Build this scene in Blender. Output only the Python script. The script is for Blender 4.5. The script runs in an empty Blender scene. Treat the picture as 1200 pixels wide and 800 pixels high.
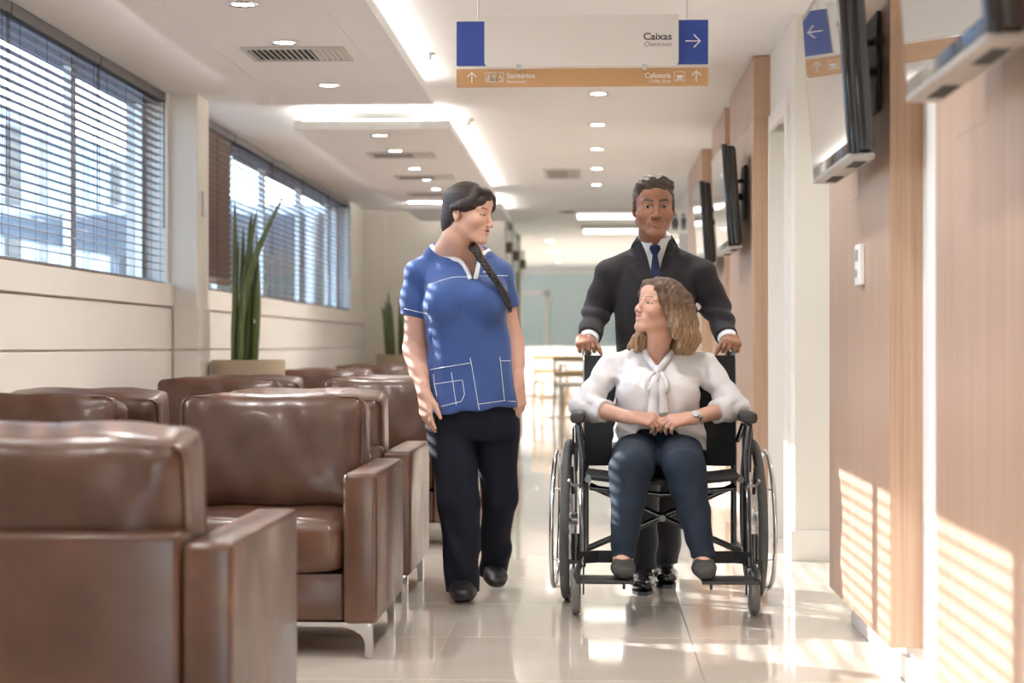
import bpy, bmesh, math, random
import numpy as np
from mathutils import Vector, Matrix, Euler
from mathutils.bvhtree import BVHTree

random.seed(7)
SC = bpy.context.scene
COL = SC.collection

# ------------------------------------------------------------------ camera
FPX, CX, HZ, CH = 2200.0, 600.0, 406.0, 0.96      # focal in px of a 1200x800 frame, horizon row, eye height
YAW = math.atan(95.0 / FPX)
cam_d = bpy.data.cameras.new('camera'); cam = bpy.data.objects.new('camera', cam_d); COL.objects.link(cam)
cam.location = (0, 0, CH); cam.rotation_euler = (math.pi / 2, 0, YAW)
cam_d.sensor_width = 36.0; cam_d.lens = FPX * 36.0 / 1200.0
cam_d.shift_y = (HZ - 400.0) / 1200.0
cam_d.clip_end = 500; cam_d.clip_start = 0.05
cam_d.dof.use_dof = True; cam_d.dof.focus_distance = 7.0; cam_d.dof.aperture_fstop = 2.9
SC.camera = cam

# ------------------------------------------------------------------ sky, sun, exposure
vs = SC.view_settings
vs.view_transform = 'Standard'; vs.look = 'None'; vs.gamma = 1.0; vs.exposure = 0.74
try: vs.use_curve_mapping = False
except Exception: pass
SUN_K = 0.6                                            # metres towards the camera per metre to the right
SUN_DIR = Vector((1.0, -SUN_K, -0.515)).normalized()   # direction the light travels
w = bpy.data.worlds.new('sky'); SC.world = w; w.use_nodes = True
nt = w.node_tree; nt.nodes.clear()
wo = nt.nodes.new('ShaderNodeOutputWorld'); wb = nt.nodes.new('ShaderNodeBackground')
sky = nt.nodes.new('ShaderNodeTexSky')
sky.sky_type = 'NISHITA'; sky.sun_disc = False
sky.sun_elevation = math.asin(-SUN_DIR.z); sky.sun_rotation = math.atan2(-SUN_DIR.x, -SUN_DIR.y)
sky.air_density = 1.0; sky.dust_density = 1.5; sky.ozone_density = 1.5
wb.inputs['Strength'].default_value = 0.95
nt.links.new(sky.outputs['Color'], wb.inputs['Color']); nt.links.new(wb.outputs[0], wo.inputs['Surface'])
sun_d = bpy.data.lights.new('sun', 'SUN'); sun_d.energy = 15.0; sun_d.angle = 0.0075; sun_d.color = (1.0, 0.95, 0.88)
sun = bpy.data.objects.new('sun', sun_d); COL.objects.link(sun)
sun.rotation_euler = SUN_DIR.to_track_quat('-Z', 'Y').to_euler(); sun.location = (-20, 30, 15)
cy = SC.cycles
cy.max_bounces = 10; cy.diffuse_bounces = 5; cy.glossy_bounces = 5; cy.transmission_bounces = 6; cy.transparent_max_bounces = 24
cy.caustics_reflective = False; cy.caustics_refractive = False; cy.sample_clamp_indirect = 6.0
cy.use_denoising = True

# ------------------------------------------------------------------ pixel helpers
def ray(px, py):
    u = (px - CX) / FPX; v = -(py - HZ) / FPX
    r = Vector((math.cos(YAW), math.sin(YAW), 0)); f = Vector((-math.sin(YAW), math.cos(YAW), 0))
    return r * u + f + Vector((0, 0, v))
def atY(px, py, Y):
    d = ray(px, py); t = Y / d.y; return Vector((0, 0, CH)) + d * t
def atX(px, py, X):
    d = ray(px, py); t = X / d.x; return Vector((0, 0, CH)) + d * t
def atZ(px, py, Z):
    d = ray(px, py); t = (Z - CH) / d.z; return Vector((0, 0, CH)) + d * t

# ------------------------------------------------------------------ materials
MATS = {}
def mat(name, col=(0.8, 0.8, 0.8), rough=0.5, metal=0.0, spec=0.5, emit=None, estr=1.0, coat=0.0, sheen=0.0, sss=0.0, build=None):
    if name in MATS: return MATS[name]
    m = bpy.data.materials.new(name); m.use_nodes = True
    n = m.node_tree; b = n.nodes['Principled BSDF']
    b.inputs['Base Color'].default_value = (*col, 1); b.inputs['Roughness'].default_value = rough
    b.inputs['Metallic'].default_value = metal; b.inputs['Specular IOR Level'].default_value = spec
    b.inputs['Coat Weight'].default_value = coat; b.inputs['Coat Roughness'].default_value = 0.15
    if sheen: b.inputs['Sheen Weight'].default_value = sheen
    if sss:
        b.inputs['Subsurface Weight'].default_value = sss
        b.inputs['Subsurface Radius'].default_value = (0.012, 0.005, 0.003); b.inputs['Subsurface Scale'].default_value = 0.6
    if emit:
        b.inputs['Emission Color'].default_value = (*emit, 1); b.inputs['Emission Strength'].default_value = estr
    if build: build(n, b)
    MATS[name] = m; return m
def lk(n, a, b): n.links.new(a, b)
def coords(n, scale=(1, 1, 1), rot=(0, 0, 0)):
    tc = n.nodes.new('ShaderNodeTexCoord'); mp = n.nodes.new('ShaderNodeMapping')
    mp.inputs['Scale'].default_value = scale; mp.inputs['Rotation'].default_value = rot
    lk(n, tc.outputs['Object'], mp.inputs['Vector']); return mp.outputs['Vector']
def noise(n, vec, scale, detail=3, rough=0.5, dist=0.0):
    t = n.nodes.new('ShaderNodeTexNoise'); t.inputs['Scale'].default_value = scale; t.inputs['Detail'].default_value = detail
    t.inputs['Roughness'].default_value = rough; t.inputs['Distortion'].default_value = dist
    lk(n, vec, t.inputs['Vector']); return t.outputs['Fac']
def ramp(n, fac, stops):
    r = n.nodes.new('ShaderNodeValToRGB'); e = r.color_ramp.elements
    while len(e) < len(stops): e.new(0.5)
    for i, (p, c) in enumerate(stops): e[i].position = p; e[i].color = (*c, 1)
    lk(n, fac, r.inputs['Fac']); return r.outputs['Color']
def bump(n, b, h, strength=0.2, dist=0.01):
    t = n.nodes.new('ShaderNodeBump'); t.inputs['Strength'].default_value = strength; t.inputs['Distance'].default_value = dist
    lk(n, h, t.inputs['Height']); lk(n, t.outputs['Normal'], b.inputs['Normal'])

def _leather(n, b):
    v = coords(n)
    f = noise(n, v, 5, 4, 0.6)
    lk(n, ramp(n, f, [(0.3, (0.068, 0.030, 0.017)), (0.55, (0.102, 0.046, 0.027)), (0.75, (0.145, 0.068, 0.040))]), b.inputs['Base Color'])
    g = noise(n, v, 260, 2, 0.5); bump(n, b, g, 0.10, 0.002)
    r = n.nodes.new('ShaderNodeMapRange'); r.inputs['To Min'].default_value = 0.24; r.inputs['To Max'].default_value = 0.42
    lk(n, noise(n, v, 9, 3), r.inputs['Value']); lk(n, r.outputs[0], b.inputs['Roughness'])
def _wood(c0, c1, c2):
    def f(n, b):
        v = coords(n, (9, 9, 0.22))
        a = noise(n, v, 4.0, 5, 0.55, 0.4)
        v2 = coords(n, (60, 60, 0.5)); a2 = noise(n, v2, 3.0, 2, 0.5)
        mx = n.nodes.new('ShaderNodeMix'); mx.data_type = 'FLOAT'; mx.inputs[0].default_value = 0.55
        lk(n, a, mx.inputs[2]); lk(n, a2, mx.inputs[3])
        lk(n, ramp(n, mx.outputs[0], [(0.32, c0), (0.5, c1), (0.68, c2)]), b.inputs['Base Color'])
        bump(n, b, a2, 0.05, 0.002)
    return f
def _plaster(c):
    def f(n, b):
        v = coords(n); a = noise(n, v, 2.0, 3)
        d = tuple(x * 0.97 for x in c)
        lk(n, ramp(n, a, [(0.3, d), (0.7, c)]), b.inputs['Base Color'])
        bump(n, b, noise(n, v, 180, 2), 0.04, 0.001)
    return f
def _tile(n, b):
    v = coords(n); a = noise(n, v, 3.5, 5, 0.6)
    lk(n, ramp(n, a, [(0.3, (0.62, 0.55, 0.475)), (0.7, (0.68, 0.615, 0.54))]), b.inputs['Base Color'])
def _slat(n, b):
    v = coords(n, (30, 1.0, 30)); a = noise(n, v, 6, 3)
    lk(n, ramp(n, a, [(0.3, (0.075, 0.036, 0.026)), (0.7, (0.13, 0.066, 0.048))]), b.inputs['Base Color'])

M = dict(
    leather=mat('leather', rough=0.3, spec=0.5, coat=0.22, build=_leather),
    leather_seam=mat('leather_seam', (0.05, 0.02, 0.013), 0.5),
    wood=mat('wood_panel', rough=0.38, build=_wood((0.385, 0.245, 0.17), (0.485, 0.325, 0.235), (0.565, 0.40, 0.30))),
    wood_end=mat('wood_end', rough=0.4, build=_wood((0.40, 0.245, 0.155), (0.49, 0.315, 0.21), (0.56, 0.375, 0.26))),
    cream=mat('cream_paint', rough=0.55, build=_plaster((0.81, 0.765, 0.70))),
    white=mat('white_paint', rough=0.6, build=_plaster((0.88, 0.872, 0.86))),
    trimw=mat('white_lacquer', (0.84, 0.80, 0.745), 0.35),
    groove=mat('groove', (0.40, 0.33, 0.27), 0.7),
    tile=mat('floor_tile', rough=0.045, spec=0.75, coat=0.35, build=_tile),
    grout=mat('grout', (0.36, 0.31, 0.26), 0.6),
    slat=mat('blind_slat', rough=0.35, build=_slat),
    cord=mat('blind_cord', (0.05, 0.025, 0.02), 0.7),
    alu=mat('aluminium', (0.55, 0.56, 0.58), 0.35, 0.9),
    dark_frame=mat('dark_frame', (0.07, 0.06, 0.06), 0.45),
    chrome=mat('chrome', (0.78, 0.78, 0.79), 0.14, 1.0),
    steel=mat('brushed_steel', (0.62, 0.62, 0.63), 0.3, 1.0),
    black_gloss=mat('black_gloss', (0.012, 0.011, 0.012), 0.12, coat=0.5),
    black=mat('black_plastic', (0.02, 0.02, 0.021), 0.42),
    screen=mat('screen_glass', (0.55, 0.55, 0.56), 0.03, 0.85, spec=1.0),
    silver=mat('silver_plastic', (0.36, 0.34, 0.32), 0.35),
    blue_sign=mat('blue_sign', (0.035, 0.085, 0.42), 0.4),
    white_sign=mat('white_sign', (0.86, 0.84, 0.82), 0.35),
    wood_sign=mat('wood_sign', (0.62, 0.36, 0.17), 0.4),
    ink=mat('ink', (0.10, 0.09, 0.10), 0.6),
    ink_grey=mat('ink_grey', (0.22, 0.21, 0.22), 0.6),
    ink_white=mat('ink_white', (0.92, 0.92, 0.92), 0.5),
    lamp=mat('lamp_glow', (1, 1, 1), 0.4, emit=(1.0, 0.98, 0.95), estr=16.0),
    strip=mat('led_glow', (1, 1, 1), 0.4, emit=(1.0, 0.97, 0.92), estr=10.0),
    panel_lamp=mat('panel_lamp', (1, 1, 1), 0.4, emit=(1.0, 0.95, 0.86), estr=2.2),
    vent=mat('vent_metal', (0.62, 0.60, 0.56), 0.5),
    vent_dark=mat('vent_dark', (0.04, 0.04, 0.04), 0.8),
    pot=mat('planter', (0.47, 0.38, 0.27), 0.6),
    soil=mat('soil', (0.05, 0.035, 0.025), 0.9),
)
def _glass(name, tint, gloss=0.12):
    m = bpy.data.materials.new(name); m.use_nodes = True; n = m.node_tree; n.nodes.clear()
    o = n.nodes.new('ShaderNodeOutputMaterial'); t = n.nodes.new('ShaderNodeBsdfTransparent'); g = n.nodes.new('ShaderNodeBsdfGlossy')
    t.inputs[0].default_value = (*tint, 1); g.inputs['Roughness'].default_value = 0.02
    mx = n.nodes.new('ShaderNodeMixShader'); fr = n.nodes.new('ShaderNodeMath'); fr.operation = 'MULTIPLY_ADD'; fr.inputs[1].default_value = 0.45; fr.inputs[2].default_value = 0.03
    lw = n.nodes.new('ShaderNodeLayerWeight'); lw.inputs[0].default_value = 0.12; lk(n, lw.outputs['Facing'], fr.inputs[0])
    lk(n, fr.outputs[0], mx.inputs[0]); lk(n, t.outputs[0], mx.inputs[1]); lk(n, g.outputs[0], mx.inputs[2]); lk(n, mx.outputs[0], o.inputs[0])
    return m
M['glass'] = _glass('window_glass', (0.93, 0.97, 1.0))
M['glass_teal'] = _glass('teal_glass', (0.80, 0.93, 0.92))

# ------------------------------------------------------------------ mesh helpers
def link(o, parent=None):
    COL.objects.link(o)
    if parent is not None: o.parent = parent
    return o
def tag(o, label=None, cat=None, group=None, kind=None):
    if label: o['label'] = label
    if cat: o['category'] = cat
    if group: o['group'] = group
    if kind: o['kind'] = kind
    return o
def empty(name, loc=(0, 0, 0), rz=0.0, label=None, cat=None, group=None, kind=None):
    o = bpy.data.objects.new(name, None); o.empty_display_size = 0.1
    link(o); o.location = loc; o.rotation_euler = (0, 0, rz)
    return tag(o, label, cat, group, kind)
def obj(name, bm, material, parent=None, smooth=False, loc=None, angle=40):
    if isinstance(bm, bmesh.types.BMesh):
        me = bpy.data.meshes.new(name)
        bmesh.ops.recalc_face_normals(bm, faces=bm.faces)
        bm.to_mesh(me); bm.free()
    else: me = bm
    if smooth:
        me.polygons.foreach_set('use_smooth', [True] * len(me.polygons))
        if angle and angle < 180:
            try: me.set_sharp_from_angle(angle=math.radians(angle))
            except Exception: pass
    if material is not None:
        mats = material if isinstance(material, (list, tuple)) else [material]
        if len(me.materials): me.materials.clear()
        for m in mats: me.materials.append(m)
    o = bpy.data.objects.new(name, me); link(o, parent)
    if loc is not None: o.location = loc
    return o
def copy_tree(o, parent=None):
    c = o.copy(); COL.objects.link(c)
    if parent is not None: c.parent = parent
    for ch in list(o.children): copy_tree(ch, c)
    return c
def box(lo, hi, bevel=0.0, seg=2, bm=None):
    own = bm is None
    b2 = bmesh.new()
    m = Matrix.Translation([(a + b) / 2 for a, b in zip(lo, hi)]) @ Matrix.Diagonal([abs(b - a) for a, b in zip(lo, hi)] + [1])
    bmesh.ops.create_cube(b2, size=1.0, matrix=m)
    if bevel > 0: bmesh.ops.bevel(b2, geom=b2.edges[:], offset=bevel, segments=seg, profile=0.5, affect='EDGES')
    if own: return b2
    return merge(bm, b2)
def merge(bm, b2):
    tmp = bpy.data.meshes.new('tmp'); b2.to_mesh(tmp); b2.free(); bm.from_mesh(tmp); bpy.data.meshes.remove(tmp); return bm
def tube(pts, r, n=8, bm=None, closed=False, caps=True):
    """round tube along a polyline; r a number or one per point"""
    bm = bm or bmesh.new()
    P = [Vector(p) for p in pts]; N = len(P)
    R = [r] * N if isinstance(r, (int, float)) else list(r)
    rings = []; prev = None
    for i in range(N):
        if closed: t = (P[(i + 1) % N] - P[i - 1])
        else: t = (P[min(i + 1, N - 1)] - P[max(i - 1, 0)])
        t.normalize()
        if prev is None:
            a = Vector((0, 0, 1)) if abs(t.z) < 0.9 else Vector((1, 0, 0))
            u = t.cross(a).normalized()
        else:
            u = (prev - t * prev.dot(t))
            u = u.normalized() if u.length > 1e-6 else t.orthogonal().normalized()
        prev = u; v = t.cross(u)
        rings.append([bm.verts.new(P[i] + (u * math.cos(2 * math.pi * k / n) + v * math.sin(2 * math.pi * k / n)) * R[i]) for k in range(n)])
    M_ = N if closed else N - 1
    for i in range(M_):
        a, b = rings[i], rings[(i + 1) % N]
        for k in range(n): bm.faces.new((a[k], a[(k + 1) % n], b[(k + 1) % n], b[k]))
    if caps and not closed:
        bm.faces.new(rings[0][::-1]); bm.faces.new(rings[-1])
    return bm
def lathe(prof, n=32, bm=None, loc=(0, 0, 0), axis='Z'):
    bm = bm or bmesh.new(); L = Vector(loc); rings = []
    for (r, z) in prof:
        ring = []
        for k in range(n):
            a = 2 * math.pi * k / n; x, y = r * math.cos(a), r * math.sin(a)
            p = (x, y, z) if axis == 'Z' else ((z, x, y) if axis == 'X' else (x, z, y))
            ring.append(bm.verts.new(L + Vector(p)))
        rings.append(ring)
    for a, b in zip(rings[:-1], rings[1:]):
        for k in range(n): bm.faces.new((a[k], a[(k + 1) % n], b[(k + 1) % n], b[k]))
    if prof[0][0] > 1e-5: bm.faces.new(rings[0])
    if prof[-1][0] > 1e-5: bm.faces.new(rings[-1])
    bmesh.ops.remove_doubles(bm, verts=bm.verts, dist=1e-6)
    return bm
def prism(poly, d0, d1, axis='Y', bevel=0.0):
    """extrude a 2D polygon. axis Y: poly is (x,z); X: (y,z); Z: (x,y)"""
    bm = bmesh.new()
    def P(a, b, d): return {'Y': (a, d, b), 'X': (d, a, b), 'Z': (a, b, d)}[axis]
    A = [bm.verts.new(P(a, b, d0)) for a, b in poly]; B = [bm.verts.new(P(a, b, d1)) for a, b in poly]
    bm.faces.new(A); bm.faces.new(B[::-1]); n = len(poly)
    for i in range(n): bm.faces.new((A[i], B[i], B[(i + 1) % n], A[(i + 1) % n]))
    if bevel: bmesh.ops.bevel(bm, geom=bm.edges[:], offset=bevel, segments=2, profile=0.5, affect='EDGES')
    return bm
def text_mesh(txt, size, italic=0.0, bold=0.0):
    c = bpy.data.curves.new('txt', 'FONT'); c.body = txt; c.size = size; c.shear = italic; c.offset = bold; c.resolution_u = 3
    o = bpy.data.objects.new('txt', c); COL.objects.link(o)
    dg = bpy.context.evaluated_depsgraph_get(); me = bpy.data.meshes.new_from_object(o.evaluated_get(dg))
    bpy.data.objects.remove(o); bpy.data.curves.remove(c); return me
# ================================================================== the setting
ZC = 2.45            # ceiling height
XL, XR = -2.50, 0.91  # window wall face, wood wall face
Y0, Y1 = -4.0, 20.5
def struct(name, bm, m, parent=None, **k):
    o = obj(name, bm, m, parent, **k)
    if parent is None: o['kind'] = 'structure'
    return o

# floor: bed of grout and polished tiles
fl = struct('floor', box((-2.7, Y0, -0.08), (5.0, 42, -0.004)), M['grout'])
tm = box((-0.399, -0.399, -0.03), (0.399, 0.399, 0.0), 0.0012, 1)
tile_me = bpy.data.meshes.new('tile'); tm.to_mesh(tile_me); tm.free(); tile_me.materials.append(M['tile'])
for ix in range(-4, 6):
    for iy in range(-5, 45):
        x = 0.32 - 0.4 + ix * 0.8; y = 0.2 + iy * 0.8
        if x < -2.3 and False: continue
        if x > 1.2 and y < 19.5 and not (x < 1.9 and 6.0 < y < 9.0): continue
        if x < -3.0 or y < Y0: continue
        t = bpy.data.objects.new('tile', tile_me); link(t, fl); t.location = (x, y, 0)

# ceiling
ce = struct('ceiling', box((-2.75, Y0, ZC), (5.0, 42, ZC + 0.1)), M['white'])
# window wall: parapet, slot above, piers
wl = struct('wall_left', box((-2.75, Y0, 0), (XL, Y1 + 0.3, 1.30)), M['cream'])
def wpart(name, lo, hi, m='cream', par=wl, bev=0.003): return obj(name, box(lo, hi, bev, 1), M[m], par)
wpart('pier', (-2.75, 10.95, 1.30), (XL, 11.35, ZC)); wpart('pier', (-2.75, 19.3, 1.30), (XL, Y1 + 0.3, ZC)); wpart('pier', (-2.75, Y0, 1.30), (XL, 2.2, ZC))
wpart('column', (XL - 0.01, 10.98, 0), (-2.33, 11.30, ZC))
# wall cladding boards with shadow joints
for (a, b) in ((2.0, 6.0), (6.0, 10.96), (11.32, 16.2), (16.2, Y1)):
    for (z0, z1) in ((0.12, 0.505), (0.515, 0.935), (0.945, 1.185), (1.195, 1.325)):
        wpart('cladding_panel', (XL, a + 0.004, z0), (XL + (0.022 if z1 < 1.3 else 0.035), b - 0.004, z1))
for (z0, z1) in ((0.12, 0.505), (0.515, 0.935), (0.945, 1.185)):
    wpart('cladding_panel', (-2.335, 10.97, z0), (-2.318, 11.31, z1)); wpart('cladding_panel', (XL + 0.03, 10.962, z0), (-2.318, 10.98, z1))
struct('baseboard_left', box((XL, 2.0, 0), (XL + 0.03, Y1, 0.115), 0.003, 1), M['trimw'])
# switch plate on the column
sp = empty('wall_switch', (-2.33, 11.13, 1.81), label='small chrome switch plate on the cream column between the windows', cat='switch')
obj('plate', box((0, -0.04, -0.075), (0.01, 0.04, 0.075), 0.003), M['steel'], sp); obj('rocker', box((0.01, -0.018, -0.03), (0.016, 0.018, 0.03), 0.002), M['white_sign'], sp)

# windows: aluminium frames, mullions, glass panes
def window(name, y0, y1, n):
    w_ = empty(name, (0, 0, 0), kind='structure')
    z0, z1 = 1.30, ZC
    obj('window_frame', box((-2.72, y0, z0), (-2.60, y1, z0 + 0.06)), M['alu'], w_)
    obj('window_frame', box((-2.72, y0, z1 - 0.06), (-2.60, y1, z1)), M['dark_frame'], w_)
    obj('window_sill', box((-2.60, y0, z0 - 0.0), (XL, y1, z0 + 0.02), 0.003, 1), M['trimw'], w_)
    ys = [y0] + [y for y in n if y0 + 0.2 < y < y1 - 0.2] + [y1]
    for i, y in enumerate(ys):
        wd = 0.085
        obj('mullion', box((-2.685, max(y - wd / 2, y0 - .01), z0 + 0.06), (-2.64, min(y + wd / 2, y1 + .01), z1 - 0.06), 0.004, 1), M['alu'], w_)
        if i < len(ys) - 1: obj('pane', box((-2.665, y + 0.03, z0 + 0.05), (-2.657, ys[i + 1] - 0.03, z1 - 0.05)), M['glass'], w_)
    return w_
MUL = [7.6 + 1.85 * k for k in range(-3, 8)]
window('window_1', 2.2, 10.95, MUL)
window('window_2', 11.35, 19.3, MUL)

NTH = ['first', 'second', 'third', 'fourth', 'fifth', 'sixth', 'seventh', 'eighth', 'ninth', 'tenth', 'eleventh', 'twelfth']
# venetian blinds, every slat its own part
def blind(y0, y1, tilt, label, zb=1.33, zt=2.425, pitch=0.042):
    r = empty('venetian_blind', (XL - 0.035, (y0 + y1) / 2, zt), label=label, cat='blind', group='wooden venetian blinds at the windows')
    hl = (y1 - y0) / 2 - 0.006
    obj('headrail', box((-0.03, -hl, -0.035), (0.03, hl, 0.024), 0.004, 1), M['dark_frame'], r)
    sb = bmesh.new(); n = 5; rows = []
    for k in range(n):
        u = -1 + 2 * k / (n - 1); zz = 0.0035 * (1 - u * u)
        rows.append([sb.verts.new((u * 0.025, s * hl, zz + q)) for s in (-1, 1) for q in (0, -0.0025)])
    for a, b in zip(rows[:-1], rows[1:]):
        for i, j in ((0, 2), (2, 3), (3, 1), (1, 0)): sb.faces.new((a[i], a[j], b[j], b[i]))
    sb.faces.new((rows[0][0], rows[0][1], rows[0][3], rows[0][2])); sb.faces.new((rows[-1][0], rows[-1][1], rows[-1][3], rows[-1][2]))
    me = bpy.data.meshes.new('slat'); bmesh.ops.recalc_face_normals(sb, faces=sb.faces); sb.to_mesh(me); sb.free(); me.materials.append(M['slat'])
    z = -0.055; i = 0; N = int((zt - zb - 0.05) / pitch)
    for i in range(N):
        s = bpy.data.objects.new('slat', me); link(s, r)
        s.location = (0, 0, z - i * pitch); s.rotation_euler = (0, math.radians(tilt + random.uniform(-1.0, 1.0)), 0)
    zl = z - N * pitch - 0.03
    zr = zl + 0.045 if zl < zb - zt else zb - zt
    obj('bottom_rail', box((-0.026, -hl, zr - 0.012), (0.026, hl, zr + 0.008), 0.003, 1), M['slat'], r)
    for k in range(4):
        y = -hl + 0.12 + k * (2 * hl - 0.24) / 3
        c = bmesh.new()
        for dx in (-0.0262, 0.0262): tube([(dx, y, -0.03), (dx, y, zr)], 0.0013, 4, c)
        obj('ladder_cord', c, M['cord'], r)['kind'] = 'stuff'
    pull = [(0.034, hl - 0.06 + 0.02 * math.cos(t), -0.75 + 0.02 * math.sin(t)) for t in np.linspace(math.pi, 2 * math.pi, 9)]
    pull = [(0.034, hl - 0.075, -0.03)] + pull + [(0.034, hl - 0.045, -0.03)]
    if tilt > 0: obj('pull_cord', tube(pull, 0.0022, 5), M['cord'], r)
    return r
B1 = [2.25, 3.6, 5.07, 6.54, 8.0, 9.47, 10.92]
for i in range(6):
    far = 'running up to the cream column' if i == 5 else NTH[5 - i] + ' from the cream column along the long window'
    blind(B1[i], B1[i + 1], 7, 'open dark wooden blind ' + far)
blind(11.40, 13.05, -58, 'narrow brown wooden blind tilted shut just past the column')
B2 = [13.07, 14.62, 16.17, 17.72, 19.27]
for i in range(4):
    blind(B2[i], B2[i + 1], 7, ['open wooden blind beside the shut brown one', 'second open wooden blind past the shut one', 'third open wooden blind past the shut one', 'open wooden blind ending at the far cream wall'][i], zb=1.30)

# end wall of the seating area and the glazed corridor screen
XE = -0.97
we = struct('wall_back', box((-2.75, Y1, 0), (XE, Y1 + 0.3, ZC)), M['cream'])
for (z0, z1) in ((0.12, 0.935), (0.945, 1.2)):
    obj('cladding_panel', box((XL + 0.25, Y1 - 0.012, z0), (XE - 0.35, Y1, z1), 0.002, 1), M['cream'], we)
obj('pilaster', box((XL, Y1 - 0.10, 0), (XL + 0.24, Y1, ZC), 0.004, 1), M['cream'], we)
struct('baseboard_back', box((XL, Y1 - 0.03, 0), (XE, Y1, 0.115), 0.003, 1), M['trimw'])

wfr = struct('added_wall_front', box((-2.75, Y0 - 0.2, 0), (-0.9, Y0, ZC)), M['cream']); obj('lintel', box((-0.9, Y0 - 0.2, 2.2), (1.2, Y0, ZC)), M['cream'], wfr)  # unseen wall, added to keep sky reflections off the near armchair's back
# wood wall: recessed white wall, floating panels
wr = struct('wall_right', box((XR, Y0, 0), (XR + 0.25, 6.62, ZC)), M['white'])
def rpart(name, lo, hi, m, bev=0.002): return obj(name, box(lo, hi, bev, 1), M[m], wr)
rpart('alcove_wall', (1.9, 6.3, 0), (2.0, 8.6, ZC), 'cream'); rpart('alcove_return', (XR, 6.55, 0), (1.95, 6.65, ZC), 'cream')
rpart('alcove_return', (0.905, 8.48, 0), (2.0, 8.70, ZC), 'cream')
rpart('wall_pier', (0.905, 9.55, 0), (1.3, 20.0, ZC), 'cream')
rpart('over_door', (0.905, 8.70, 2.08), (1.3, 9.55, ZC), 'cream')
for (z0, z1) in ((0.0, 0.135),): rpart('baseboard', (0.885, 8.455, z0), (1.9, 8.48, z1), 'trimw'); rpart('baseboard', (0.885, 8.4805, 0), (0.905, 8.654, 0.135), 'trimw')
rpart('baseboard', (XR - 0.015, Y0, 0), (XR, 6.56, 0.07), 'trimw')
XP = 0.82
def wood_panel(y0, y1, z0=0.125, hatch=None, joint=None):
    zs = [z0, joint, ZC - 0.004] if joint else [z0, ZC - 0.004]
    for a, b in zip(zs[:-1], zs[1:]):
        o = rpart('wood_panel', (XP, y0 + 0.005, a + 0.0015), (XR, y1, b - 0.0015), 'wood', 0.0015)
        rpart('panel_end', (XP + 0.001, y0, a + 0.0015), (XR, y0 + 0.005, b - 0.0015), 'wood_end', 0.0)
    if hatch:
        ya, yb, za, zb = hatch
        for lo, hi in (((ya, za), (yb, za + 0.003)), ((ya, za), (ya + 0.003, zb))):
            rpart('hatch_joint', (XP - 0.0008, lo[0], lo[1]), (XP + 0.003, hi[0], hi[1]), 'groove', 0)
wood_panel(2.2, 4.54, hatch=(3.95, 4.28, 1.43, 1.9)); wood_panel(-1.5, 2.17); wood_panel(5.23, 6.56, hatch=(5.82, 6.02, 1.42, 1.6)); wood_panel(9.65, 11.3, joint=2.13); wood_panel(11.72, 13.0); wood_panel(14.2, 16.2)
# thermostat plate on the wood panel
tp = empty('wall_thermostat', (XP, 6.02, 1.232), label='small white control plate on the wood panel below the screen', cat='thermostat')
pp = atX(1011, 310, XP); tp.location = (XP, pp.y, pp.z)
obj('housing', box((-0.018, -0.05, -0.062), (0, 0.05, 0.062), 0.004), M['white_sign'], tp); obj('window', box((-0.0195, -0.03, 0.01), (-0.0175, 0.03, 0.045), 0.0), M['silver'], tp)
obj('dial', lathe([(0.012, 0), (0.012, -0.006), (0, -0.006)], 16, axis='X', loc=(-0.018, 0, -0.028)), M['silver'], tp)

# door in the cream wall
d1 = empty('door_1', (0.905, 8.70, 0), kind='structure')
obj('door_leaf', box((0.10, 0.06, 0.01), (0.14, 0.80, 2.03), 0.002), M['cream'], d1)
obj('door_frame', box((-0.02, -0.045, 0), (0.14, 0.055, 2.04), 0.002), M['trimw'], d1); obj('door_frame', box((-0.02, 0.80, 0), (0.14, 0.849, 2.04), 0.002), M['trimw'], d1); obj('door_frame', box((-0.02, -0.045, 2.041), (0.0, 0.849, 2.12), 0.002), M['trimw'], d1)
hd = tube([(0.10, 0.14, 1.0), (0.05, 0.14, 1.0), (0.05, 0.26, 1.0)], 0.009, 8); obj('door_handle', hd, M['steel'], d1, smooth=True)

# floating ceiling boards with lit coves
ZP = CH + 1.35
def raft(name, y0, y1, label):
    r = tag(empty(name, (0, 0, 0)), kind='structure')
    xs = [-1.862, -1.712, -1.068, -0.888]
    nb = max(1, round((y1 - y0) / 3.0)); st = (y1 - y0) / nb
    for a, b in zip(xs[:-1], xs[1:]):
        for j in range(nb):
            obj('ceiling_board', box((a + 0.001, y0 + j * st + 0.001, ZP), (b - 0.001, y0 + (j + 1) * st - 0.001, ZP + 0.055)), M['white'], r)
    for (lo, hi) in (((xs[0] + 0.05, y0 + 0.05), (xs[0] + 0.075, y1 - 0.05)), ((xs[3] - 0.075, y0 + 0.05), (xs[3] - 0.05, y1 - 0.05)),
                     ((xs[0] + 0.09, y0 + 0.05), (xs[3] - 0.09, y0 + 0.075)), ((xs[0] + 0.09, y1 - 0.075), (xs[3] - 0.09, y1 - 0.05))):
        obj('led_strip', box((lo[0], lo[1], ZP + 0.055), (hi[0], hi[1], ZP + 0.067)), M['strip'], r)
    n = max(2, int((y1 - y0) / 1.6))
    for j in range(n):
        for x in (xs[0] + 0.25, xs[3] - 0.25):
            obj('hanger', box((x - 0.01, y0 + 0.3 + j * 1.6, ZP + 0.055), (x + 0.01, y0 + 0.32 + j * 1.6, ZC + 0.005)), M['white'], r)
    return r
raft('ceiling_raft', -3.0, 10.42, ''); raft('ceiling_raft', 11.62, 17.35, ''); raft('ceiling_raft', 18.3, 20.2, '')

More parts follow.
